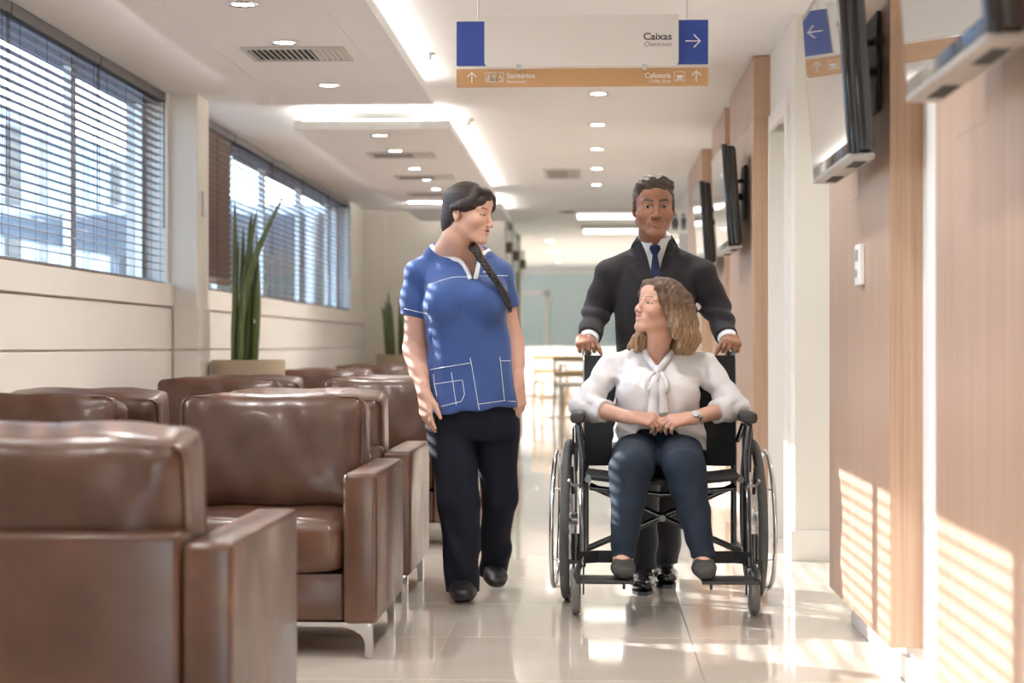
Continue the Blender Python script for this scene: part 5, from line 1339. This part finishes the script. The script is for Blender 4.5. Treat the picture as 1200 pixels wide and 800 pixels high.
def mhair(P, C):
    L_ = (P - TM[:3, 3]) @ TM[:3, :3] / SM; m = 0.75 * (1 - sstep(0.035, 0.085, L_[:, 2])); C[:, :3] = C[:, :3] * (1 - m[:, None]) + np.array([0.085, 0.075, 0.068]) * m[:, None]; return C
o = field_obj('hair', fh, M['hair'], man, mhair, (0.060, 0.034, 0.022)); adopt(o, man)
# shirt, tie
M['shirt'] = cloth('white_shirt', (0.80, 0.81, 0.84), 0.75, 0.03, 0.1); M['tie'] = cloth('navy_tie', (0.014, 0.024, 0.085), 0.5, 0.1, 0.1); M['suit'] = cloth('charcoal_suit', (0.026, 0.023, 0.026), 0.8, 0.12, 0.06)
YM = 7.64
fsx = Field((mh[0] - 0.20, 7.45, 0.92), (mh[0] + 0.20, 7.80, 1.46), 0.005)
def LM(py, px0, px1, ry, cy): return LV(py, px0, px1, ry, cy, YM)
fsx.add(loft([LM(420, 727, 808, 0.10, 7.655), LM(350, 727, 808, 0.105, 7.645), LM(322, 727, 808, 0.098, 7.645), LM(306, 735, 800, 0.085, 7.64), LM(296, 745, 790, 0.07, 7.63)]), 0.02)
fsx.add(capped(cone(J(767, 270, 7.58), J(768, 304, 7.64), 0.0625, 0.072), J(767, 275, 7.585), V3(0, -0.45, 1)), 0.025)
shirt_bvh = bvh_field(fsx)
fsx.cut(cone(tf(TM, (0, 0.01, -0.07)), J(768, 282, 7.60), 0.060, 0.052), 0.003)
sh = field_obj('shirt', fsx, M['shirt'], man)
sb_ = shirt_bvh; mpx = lambda pts, Y=7.52: XZ(pts, Y)
for poly in ([(751, 274), (755, 272), (766, 288), (758.5, 297), (752, 284)], [(784, 274), (780, 272), (769.5, 288), (777, 297), (783, 284)]):
    pb = sheet(sb_, mpx(poly), 7.0, 0.010, 0.005, 0.006); o = obj('shirt_collar', pb, M['shirt'], sh); adopt(o, man)
kn = sheet(sb_, mpx([(762.5, 287), (773, 287), (774.5, 291), (771, 298), (764.5, 298), (761, 291)]), 7.0, 0.016, 0.014, 0.005); o = obj('tie_knot', kn, M['tie'], man, smooth=True); adopt(o, man)
tb_ = sheet(sb_, mpx([(765, 297), (770.5, 297), (776, 330), (777, 360), (768, 372), (760, 360), (761, 330)]), 7.0, 0.009, 0.006, 0.007); o = obj('tie', tb_, M['tie'], man, smooth=True); adopt(o, man)
adopt(sh, man)
# jacket
def jfold(X, Y, Z):
    s_ = np.where(X < mh[0], -1, 1); ax = np.abs(X - mh[0])
    el = np.exp(-((Z - 1.10) / 0.085) ** 2) * (ax > 0.17)
    f = 0.0085 * (0.6 - np.abs(np.sin(31 * Z + 13 * ax * s_ + 9 * Y + 0.8 * np.sin(40 * Z)))) * el + 0.004 * np.sin(62 * Z + 26 * ax * s_ + 14 * Y) * el + 0.0035 * np.sin(48 * Z - 30 * ax) * np.exp(-((Z - 1.24) / 0.06) ** 2) * (ax > 0.13)
    return f + 0.0045 * (0.6 - np.abs(np.sin(14 * Z + 20 * ax))) * (ax < 0.15) * np.exp(-((Z - 1.16) / 0.10) ** 2) + 0.0022 * np.sin(24 * Z + 34 * ax) * (ax < 0.15) * np.exp(-((Z - 1.05) / 0.14) ** 2)
fj = Field((mh[0] - 0.36, 7.33, 0.60), (mh[0] + 0.38, 7.92, 1.47), 0.0058)
fj.add(loft([LM(528, 716, 820, 0.125, 7.67), LM(480, 719, 816, 0.12, 7.665), LM(440, 722, 812, 0.118, 7.66), LM(400, 722, 813, 0.118, 7.655), LM(360, 720, 815, 0.122, 7.65), LM(335, 716, 818, 0.115, 7.645), LM(318, 720, 815, 0.09, 7.645), LM(303, 738, 798, 0.07, 7.64)], 2.4), 0.02)
fj.add(cone(J(716, 318, 7.645), J(748, 303, 7.65), 0.052, 0.050), 0.03); fj.add(cone(J(820, 318, 7.645), J(788, 303, 7.65), 0.052, 0.050), 0.03)
fj.add(capped(cone(J(767, 272, 7.60), J(768, 304, 7.65), 0.072, 0.085), J(767, 278, 7.60), V3(0, -0.5, 1)), 0.03)
for A in (mR, mL):
    fj.add(cone(A[0] + V3(0, 0, -0.006), A[1], 0.0605, 0.0565), 0.022); fj.add(capped(cone(A[1], A[2] * 1.2 - A[1] * 0.2, 0.0565, 0.043), A[1] * 0.08 + A[2] * 0.92, A[2] - A[1]), 0.015)
fj.warp(lambda X, Y, Z: jfold(X, Y, Z)); jacket_bvh = bvh_field(fj)
fj.cut(polycut(XZ([(745, 268), (751, 281), (757, 300), (764, 326), (769, 345), (774, 326), (780, 300), (784, 281), (790, 268)], 7.55), 7.3, 7.645), 0.003)
fj.cut(cone(J(767.5, 262, 7.57), J(768, 297, 7.63), 0.0645, 0.068), 0.004)
jk = field_obj('jacket', fj, M['suit'], man, smooth_it=2); jb = jacket_bvh
lp = lambda pts: XZ(pts, 7.53)
LAP = [(747, 276), (753, 283), (760, 305), (769, 343), (766, 346), (751, 331), (736, 311), (742, 303), (736.5, 297), (741, 285)]
for poly in (LAP, [(1536 - x, y) for x, y in LAP]):
    o = obj('lapel', sheet(jb, lp(poly), 7.0, 0.009, 0.008, 0.007), M['suit'], jk); adopt(o, man)
adopt(jk, man)
# shirt cuffs
for A, G in ((mR, GR), (mL, GL)):
    fc = Field(A[2] - V3(0.07, 0.09, 0.08), A[2] + V3(0.07, 0.09, 0.06), 0.004); d = nrm(A[2] - A[1]); fc.add(cone(A[1] * 0.2 + A[2] * 0.8, A[2] + d * 0.004, 0.040, 0.0385), 0.001); fc.cut_plane(A[2] + d * 0.010, d); fc.cut_plane(A[2] - d * 0.035, -d)
    adopt(field_obj('shirt_cuff', fc, M['shirt'], man), man)
# trousers and shoes
fp = Field((mh[0] - 0.20, 7.36, 0.03), (mh[0] + 0.20, 8.0, 0.90), 0.0062)
fp.add(loft([LM(425, 724, 810, 0.105, 7.66), LM(500, 722, 812, 0.11, 7.665), LM(520, 730, 806, 0.10, 7.665)]), 0.02)
chain(fp, [J(750, 520, 7.65), J(750, 595, 7.53), J(752, 676, 7.53)], [0.090, 0.072, 0.060], 0.02); chain(fp, [J(786, 520, 7.66), J(781, 595, 7.68), J(777, 668, 7.74)], [0.090, 0.072, 0.060], 0.02)
fp.warp(lambda X, Y, Z: 0.0045 * np.sin(40 * Z + 14 * X) * np.exp(-((Z - 0.16) / 0.10) ** 2) + 0.003 * np.sin(26 * Z - 20 * X) * np.exp(-((Z - 0.42) / 0.12) ** 2))
fp.cut_plane((0, 0, 0.07), V3(0, 0, -1)); M['suit_t'] = cloth('suit_trousers', (0.018, 0.018, 0.026), 0.75, 0.12, 0.2)
adopt(field_obj('trousers', fp, M['suit_t'], man, smooth_it=2), man)
M['shoe_gloss'] = mat('polished_black_shoe', (0.010, 0.009, 0.009), 0.16, coat=0.6)
for (px_a, ya, px_t, yt) in ((752, 7.54, 753, 7.26), (777, 7.75, 782, 7.48)):
    a = J(px_a, 690, ya); t = J(px_t, 690, yt); fs = Field((min(a[0], t[0]) - 0.07, yt - 0.03, -0.01), (max(a[0], t[0]) + 0.07, ya + 0.10, 0.13), 0.0042)
    shoe(fs, V3(a[0], ya, 0.050), V3(t[0], yt, 0.036), 0.048); fs.cut_plane((0, 0, 0.012), V3(0, 0, -1))
    so = field_obj('shoe', fs, M['shoe_gloss'], man)
    sl = prism([(a[0] + (t[0] - a[0]) * u + q * wv, ya + 0.045 + (yt - ya - 0.05) * u) for q, us_ in ((1, np.linspace(0, 1, 9)), (-1, np.linspace(1, 0, 9))) for u in us_ for wv in [0.040 * (1 - max(0, (u - 0.75) / 0.25) ** 2 * 0.55)]], 0.0, 0.013, 'Z')
    o = obj('sole', sl, M['black'], so); adopt(o, man)
    lc = bmesh.new(); sbv = bvh_of(so)
    for k in range(4):
        yy = yt + 0.115 + 0.022 * k; P_ = []
        for xx in np.linspace(-0.02, 0.02, 6):
            h = sbv.ray_cast(Vector((a[0] + (t[0] - a[0]) * 0.6 + xx, yy, 0.3)), Vector((0, 0, -1)))
            if h[0] is not None: P_.append((h[0].x, h[0].y, h[0].z + 0.001))
        if len(P_) > 1: tube(P_, 0.0022, 5, lc)
    o = obj('laces', lc, M['black'], so); o['kind'] = 'stuff'; adopt(o, man); adopt(so, man)
# ================================================================== woman sitting in the wheelchair
wom = empty('person', (WX, 7.1, 0.5), label='woman in a white bow blouse sitting in the wheelchair with clasped hands', cat='person', group='people in the aisle')
TW = frame4(rot(-54, 10, 5), J(773, 361, 7.08)); SW = 0.955
SKIN_W = (0.64, 0.365, 0.265)
wh_ = J(772, 357, 7.08); hm = J(772, 494, 6.95)
fb = Field((-0.12, 6.40, 0.13), (0.64, 7.34, 1.24), 0.0085, [((wh_[0] - 0.13, 6.94, 0.97), (wh_[0] + 0.11, 7.22, 1.22), 0.0024), ((hm[0] - 0.17, 6.86, 0.60), (hm[0] + 0.17, 7.04, 0.76), 0.0034)])
head(fb, TW, SW, jaw=1.0, nose=0.95, smile=1.5, cheek=1.08, mouth_open=0.5, lid=1.35)
nbw = J(769, 418, 7.16)
chain(fb, [tf(TW, (0, 0.018, -0.068)), tf(TW, (0, 0.03, -0.095)), nbw], [0.046, 0.042, 0.046], 0.02)
fb.add(cone(J(735, 430, 7.18), J(803, 430, 7.18), 0.05, 0.05), 0.04); fb.add(ell(J(768, 432, 7.14), (0.09, 0.06, 0.05)), 0.03)
fb.add(loft([(0.52, WX, 7.16, 0.13, 0.09), (0.70, WX, 7.16, 0.11, 0.08), (0.88, WX, 7.17, 0.13, 0.08)]), 0.04)
wR = [J(717, 430, 7.17), J(684, 476, 7.10), J(738, 489, 6.965)]; wL = [J(826, 430, 7.17), J(861, 476, 7.10), J(812, 490, 6.965)]
for A in (wR, wL): chain(fb, A, [0.042, 0.036, 0.0245], 0.025)
hand(fb, wR[2] + V3(0.004, 0, 0), V3(1, -0.20, -0.10), V3(-0.1, 0.62, -0.75), 1, 0.90, (38, 42, 30), 0.7, (24, 18), [(30, 34, 22), (36, 40, 28), (42, 44, 30), (46, 48, 32)])
hand(fb, wL[2] - V3(0.004, 0, 0), V3(-1, -0.30, -0.12), V3(0.1, 0.62, -0.75), -1, 0.90, (38, 42, 30), 0.7, (24, 14), [(26, 30, 20), (34, 38, 26), (40, 42, 28), (44, 46, 30)])
kR, kL = J(739, 551, 6.72), J(803, 551, 6.72); nR, nL = J(730, 652, 6.62), J(824, 652, 6.62)
for hp, k_, n_ in ((J(750, 525, 7.14), kR, nR), (J(792, 525, 7.14), kL, nL)): chain(fb, [hp, k_, n_], [0.06, 0.05, 0.033], 0.02)
for n_ in (nR, nL): chain(fb, [n_, n_ + V3(0, -0.03, -0.035), V3(n_[0], 6.50, 0.183)], [0.033, 0.031, 0.024], 0.02)
o = field_obj('body', fb, M['skin'], wom, lambda P, C: paint_head(P, C, TW, SW, brow=(0.11, 0.065, 0.04), lip=(0.50, 0.13, 0.12), smile=1.5, thick=0.75, teeth=0.9, liner=0.75), SKIN_W); adopt(o, wom)
TWl = TW.copy(); TWl[:3, 3] -= np.array(wom.location); eyes(TWl, SW, wom, (-0.35, -1, 0.12))
# shoulder-length hair: soft volume with laid locks
fh = Field(wh_ - V3(0.19, 0.14, 0.24), wh_ + V3(0.19, 0.20, 0.13), 0.0034)
HEw = lambda c, r, k, sub=False, rr=None: HE(fh, c, r, k, sub, TW, SW, rr); HCw = lambda p, r, k: HC(fh, p, r, k, TW, SW)
HEw((0, 0.016, 0.042), (0.083, 0.102, 0.085), 0.01); HEw((0, -0.088, -0.035), (0.070, 0.078, 0.092), 0.010, True)
HEw((0, -0.02, -0.09), (0.066, 0.10, 0.075), 0.012, True)
def drop(p, z, dx=0, dy=0): q = np.linalg.inv(TW)[:3, :3] @ V3(dx, dy, z); return tuple(np.array(p) + q / SW)
side_l = [(0.045, -0.050, 0.085), (0.078, -0.030, 0.045), (0.090, 0.000, -0.005)]
for dy0, L_, dx in ((-0.012, -0.105, 0.020), (0.012, -0.14, 0.030), (0.04, -0.15, 0.030), (0.07, -0.145, 0.02)):
    st_ = (0.088, dy0, 0.02); m1 = drop(st_, -0.05, dx * 0.5, 0.0); m2 = drop(st_, L_ * 0.8, dx, -0.01); m3 = drop(st_, L_ - 0.02, dx * 0.4, -0.015)
    HCw([(0.07, dy0, 0.06), st_, m1, m2, m3], [0.018, 0.022, 0.026, 0.026, 0.012], 0.02)
for dx0 in (-0.05, -0.02, 0.015, 0.05):
    st_ = (dx0, 0.085, 0.0); HCw([(dx0, 0.08, 0.05), st_, drop(st_, -0.07, 0.004, 0.01), drop(st_, -0.14, 0.0, 0.0)], [0.03, 0.032, 0.032, 0.018], 0.02)
st_ = (-0.078, 0.02, 0.01); HCw([(-0.066, -0.01, 0.06), st_, drop(st_, -0.06, -0.012, 0.0), drop(st_, -0.125, -0.028, -0.02), drop(st_, -0.14, -0.030, -0.03)], [0.018, 0.022, 0.026, 0.024, 0.012], 0.02)
for pts_ in ([J(766, 372, 7.19), J(755, 388, 7.15), J(745, 400, 7.12), J(736, 408, 7.10)], [J(768, 376, 7.21), J(760, 394, 7.17), J(752, 406, 7.13), J(744, 411, 7.10)]): chain(fh, pts_, [0.022, 0.024, 0.020, 0.008], 0.015)
HCw([(0.020, -0.055, 0.098), (0.055, -0.062, 0.070), (0.076, -0.046, 0.030), (0.086, -0.020, -0.02)], [0.014, 0.017, 0.016, 0.013], 0.014)
HCw([(0.018, -0.060, 0.095), (-0.03, -0.072, 0.078), (-0.062, -0.052, 0.040), (-0.074, -0.02, 0.0)], [0.013, 0.014, 0.013, 0.012], 0.014)
fh.warp(lambda X, Y, Z: 0.0016 * np.sin(X * 210 + 3 * np.sin(Z * 18) + Y * 120) + 0.0012 * np.sin(X * 390 - Y * 260 + Z * 20))
def whair(P, C):
    z = P[:, 2]; t = sstep(1.16, 1.02, z) if False else 1 - sstep(1.00, 1.17, z)
    st = 0.5 + 0.5 * np.sin(P[:, 0] * 330 + P[:, 1] * 210 + 4 * np.sin(z * 15)); m = np.clip(t * (0.55 + 0.6 * st), 0, 1)[:, None]
    C[:, :3] = C[:, :3] * (1 - m) + np.array([0.36, 0.225, 0.115]) * m; return C
o = field_obj('hair', fh, M['hair'], wom, whair, (0.115, 0.060, 0.032)); adopt(o, wom)
# blouse
YB = 7.15
fbl = Field((-0.10, 6.90, 0.50), (0.62, 7.32, 0.98), 0.005)
def LB(py, px0, px1, ry, cy): return LV(py, px0, px1, ry, cy, YB)
fbl.add(loft([LB(526, 717, 826, 0.118, 7.125), LB(505, 718, 825, 0.118, 7.12), LB(480, 721, 821, 0.11, 7.12), LB(455, 722, 820, 0.112, 7.12), LB(437, 722, 822, 0.095, 7.14), LB(424, 733, 806, 0.075, 7.155), LB(414, 745, 793, 0.055, 7.16)], 2.3), 0.02)
fbl.add(cone(J(721, 428, 7.17), J(755, 414, 7.17), 0.044, 0.040), 0.03); fbl.add(cone(J(823, 428, 7.17), J(785, 414, 7.17), 0.044, 0.040), 0.03)
for q in (-1, 1): fbl.add(ell(J(770 + q * 23, 458, 7.055), (0.058, 0.045, 0.055)), 0.045)
for A, cq in ((wR, 1), (wL, -1)):
    fbl.add(cone(A[0], A[1], 0.0545, 0.0535), 0.022); e2 = A[1] * 0.55 + A[2] * 0.45
    fbl.add(capped(cone(A[1], A[1] * 0.4 + A[2] * 0.6, 0.0535, 0.041), e2, A[2] - A[1]), 0.012); fbl.add(capped(cone(A[1] * 0.66 + A[2] * 0.34, e2, 0.046, 0.0425), e2, A[2] - A[1]), 0.008)
fbl.cut(polycut(XZ([(750, 396), (757, 408), (768, 430), (771, 432), (776, 425), (786, 408), (792, 396)], 7.07), 6.9, 7.16), 0.003); fbl.cut(cone(J(770, 385, 7.13), J(770, 411, 7.155), 0.050, 0.047), 0.004)
fbl.cut(polycut(XZ([(735, 540), (738, 512), (752, 503), (785, 503), (803, 514), (808, 540)], 7.03), 6.85, 7.13), 0.006)
def bfold(X, Y, Z):
    ax = X - WX
    f = 0.0035 * np.sin(70 * ax + 8 * Z) * np.clip((0.80 - Z) / 0.2, 0, 1) * (np.abs(ax) < 0.17)
    f = f + 0.0045 * np.sin(60 * Z + 55 * np.abs(ax)) * (np.abs(ax) > 0.17) * np.exp(-((Z - 0.80) / 0.09) ** 2)
    f = f + 0.004 * np.sin(58 * (Z - 0.8) - 40 * ax) * np.exp(-((Z - 0.86) / 0.05) ** 2) * (ax < 0.02)
    f = f + 0.0025 * np.sin(44 * ax + 36 * Z + 3 * np.sin(30 * Z)) * (np.abs(ax) < 0.2) + 0.003 * np.sin(50 * np.abs(ax) + 70 * Z) * np.exp(-((np.abs(ax) - 0.15) / 0.04) ** 2) * np.exp(-((Z - 0.84) / 0.07) ** 2)
    f = f + 0.0055 * (0.6 - np.abs(np.sin(20 * ax + 17 * Z))) * (np.abs(ax) < 0.17) * np.clip((0.86 - Z) / 0.1, 0, 1) + 0.0075 * (0.6 - np.abs(np.sin(30 * Z - 24 * np.abs(ax)))) * (np.abs(ax) > 0.15) * np.exp(-((Z - 0.79) / 0.10) ** 2)
    return f + 0.0030 * np.sin(110 * np.abs(ax) + 30 * Z) * (np.abs(ax) > 0.16) * (Z < 0.75)
fbl.warp(bfold)
M['blouse'] = cloth('white_blouse', (0.73, 0.70, 0.70), 0.6, 0.03, 0.15, 800)
bl_ = field_obj('blouse', fbl, M['blouse'], wom, smooth_it=2); bb = bvh_of(bl_); wpx = lambda pts: XZ(pts, 7.04)
# tie collar: bands, knot, loop and hanging tails
def ribbon(pts, w, th, name):
    o = obj(name, ribbon_bm(pts, w, th), M['blouse'], bl_, smooth=True, angle=180); adopt(o, wom)
ribbon([J(757, 402, 7.16), J(756.5, 412, 7.105), J(762, 424, 7.055), J(770, 433, 7.03)], 0.011, 0.005, 'collar_band'); ribbon([J(789, 405, 7.16), J(786.5, 414, 7.105), J(778, 425, 7.055), J(771, 433, 7.03)], 0.011, 0.005, 'collar_band')
ribbon([J(770, 430, 7.02), J(771, 434, 7.008), J(771, 438, 7.012)], 0.014, 0.010, 'knot')
ribbon([J(770, 435, 7.015), J(764, 438, 6.998), J(758, 447, 6.992), J(759, 455, 6.992), J(764, 454, 6.985), J(769, 444, 6.99), J(771, 436, 7.005)], 0.009, 0.0035, 'bow_loop')
ribbon([J(772, 436, 7.01), J(777, 440, 6.998), J(781, 450, 6.99), J(778, 458, 6.988)], lambda t: 0.010 + 0.004 * t, 0.004, 'bow_loop')
ribbon([J(770, 437, 7.01), J(768, 452, 6.985), J(766, 470, 6.99), J(765, 490, 6.985)], lambda t: 0.012 + 0.010 * t, 0.0035, 'tail'); ribbon([J(773, 438, 7.008), J(776, 455, 6.982), J(777, 472, 6.984), J(778, 484, 6.985)], lambda t: 0.010 + 0.008 * t, 0.0035, 'tail')
adopt(bl_, wom)
# trousers
fp = Field((0.02, 6.50, 0.19), (0.52, 7.32, 0.72), 0.0055)
fp.add(ell(J(770, 527, 7.14), (0.168, 0.125, 0.105)), 0.02); fp.add(loft([LB(530, 727, 816, 0.10, 7.13), LB(503, 733, 810, 0.088, 7.12), LB(496, 735, 808, 0.082, 7.12)]), 0.02)
for hp, k_, n_, rk in ((J(747, 532, 7.12), kR, nR, 0.079), (J(795, 532, 7.12), kL, nL, 0.075)):
    fp.add(cone(hp, k_, 0.094, rk), 0.02); mid = k_ * 0.55 + n_ * 0.45; chain(fp, [k_, mid, n_ + V3(0, 0, 0.0)], [rk, 0.058, 0.043], 0.012)
fp.cut_plane(nR + V3(0, 0, -0.004), V3(0, 0, -1), V3(0, 6.4, 0), V3(0.6, 6.8, 0.3)); fp.cut_plane(J(770, 499, 7.1), V3(0, 0, 1))
fp.warp(lambda X, Y, Z: 0.0028 * np.sin(52 * Z + 24 * X + 10 * np.sin(9 * X)) * np.exp(-((Z - 0.40) / 0.10) ** 2) + 0.0030 * np.sin(70 * Z - 26 * X) * np.exp(-((Z - 0.24) / 0.05) ** 2) + 0.0018 * np.sin(40 * Y + 44 * X) * np.exp(-((Z - 0.60) / 0.05) ** 2))
M['jeans'] = cloth('navy_jeans', (0.014, 0.023, 0.040), 0.8, 0.2, 0.0)
tr = field_obj('trousers', fp, M['jeans'], wom, smooth_it=2); trb = bvh_of(tr)
bm = bmesh.new(); cpx = XZ([(767, 508)], 7.03)[0]; y = drape(trb, cpx[0], cpx[1], 6.4, 0.003, 7.02); lathe([(0.0, -0.002), (0.007, -0.001), (0.008, 0.004), (0, 0.004)], 16, bm, (cpx[0], y, cpx[1]), 'Y'); o = obj('button', bm, M['silver'], tr, smooth=True); adopt(o, wom)
bm = stitch(trb, XZ([(768, 512), (768.5, 536)], 7.0), 6.4, 0.0016, 0.001, 0.006); o = obj('fly_seam', bm, M['navy'], tr); o['kind'] = 'stuff'; adopt(o, wom)
adopt(tr, wom)
# flat shoes
for n_ in (nR, nL):
    fs = Field((n_[0] - 0.06, 6.40, 0.150), (n_[0] + 0.06, 6.72, 0.28), 0.004)
    fs.add(cone((n_[0], 6.645, 0.195), (n_[0], 6.57, 0.19), 0.036, 0.038), 0.01); fs.add(cone((n_[0], 6.57, 0.188), (n_[0], 6.475, 0.183), 0.042, 0.036, ((0, 0, 1), 0.72)), 0.015)
    fs.cut(ell((n_[0], 6.60, 0.235), (0.027, 0.060, 0.034)), 0.006); fs.cut_plane((0, 0, 0.161), V3(0, 0, -1))
    adopt(field_obj('shoe', fs, mat('suede_flat', (0.045, 0.043, 0.038), 0.7), wom), wom)
# bracelet watch, ring, earring
def band(c, ax, r, w, th, m, name, n=28):
    ax = Vector(nrm(ax)); bm = lathe([(r, -w / 2), (r + th, -w / 2), (r + th, w / 2), (r, w / 2), (r, -w / 2)], n); bm.transform(Matrix.Translation(Vector(c)) @ ax.to_track_quat('Z', 'Y').to_matrix().to_4x4() @ Matrix.Diagonal((1.0, 0.86, 1, 1)))
    o = obj(name, bm, M[m], None, smooth=True); return o
wd = nrm(wL[2] - wL[1]); wc0 = wL[2] - wd * 0.012
wt = empty('wristwatch', tuple(wc0), label='silver bracelet watch on the wrist of the woman in the white blouse', cat='watch')
bnd = band((0, 0, 0), wd, 0.0268, 0.016, 0.004, 'steel', 'bracelet'); bnd.parent = wt
fc_ = lathe([(0, 0.0), (0.014, 0.0), (0.015, 0.004), (0.013, 0.007), (0, 0.007)], 20); fc_.transform(Matrix.Translation(Vector((0, -0.024, 0.014))) @ Vector((0, -0.85, 0.5)).to_track_quat('Z', 'Y').to_matrix().to_4x4()); o = obj('watch_case', fc_, M['steel'], wt, smooth=True)
ep = tf(TW, np.array([0.076, -0.002, -0.036]) * SW); er = empty('earring', tuple(ep), label='dangling silver earring worn by the woman in the white blouse', cat='earring')
for k in range(4): obj('bead', tube([(0, 0, -0.004 - 0.011 * k), (0, 0, -0.008 - 0.011 * k), (0, 0, -0.012 - 0.011 * k)], [0.002, 0.0045 + 0.0008 * k, 0.002], 8), M['chrome'], er, smooth=True)
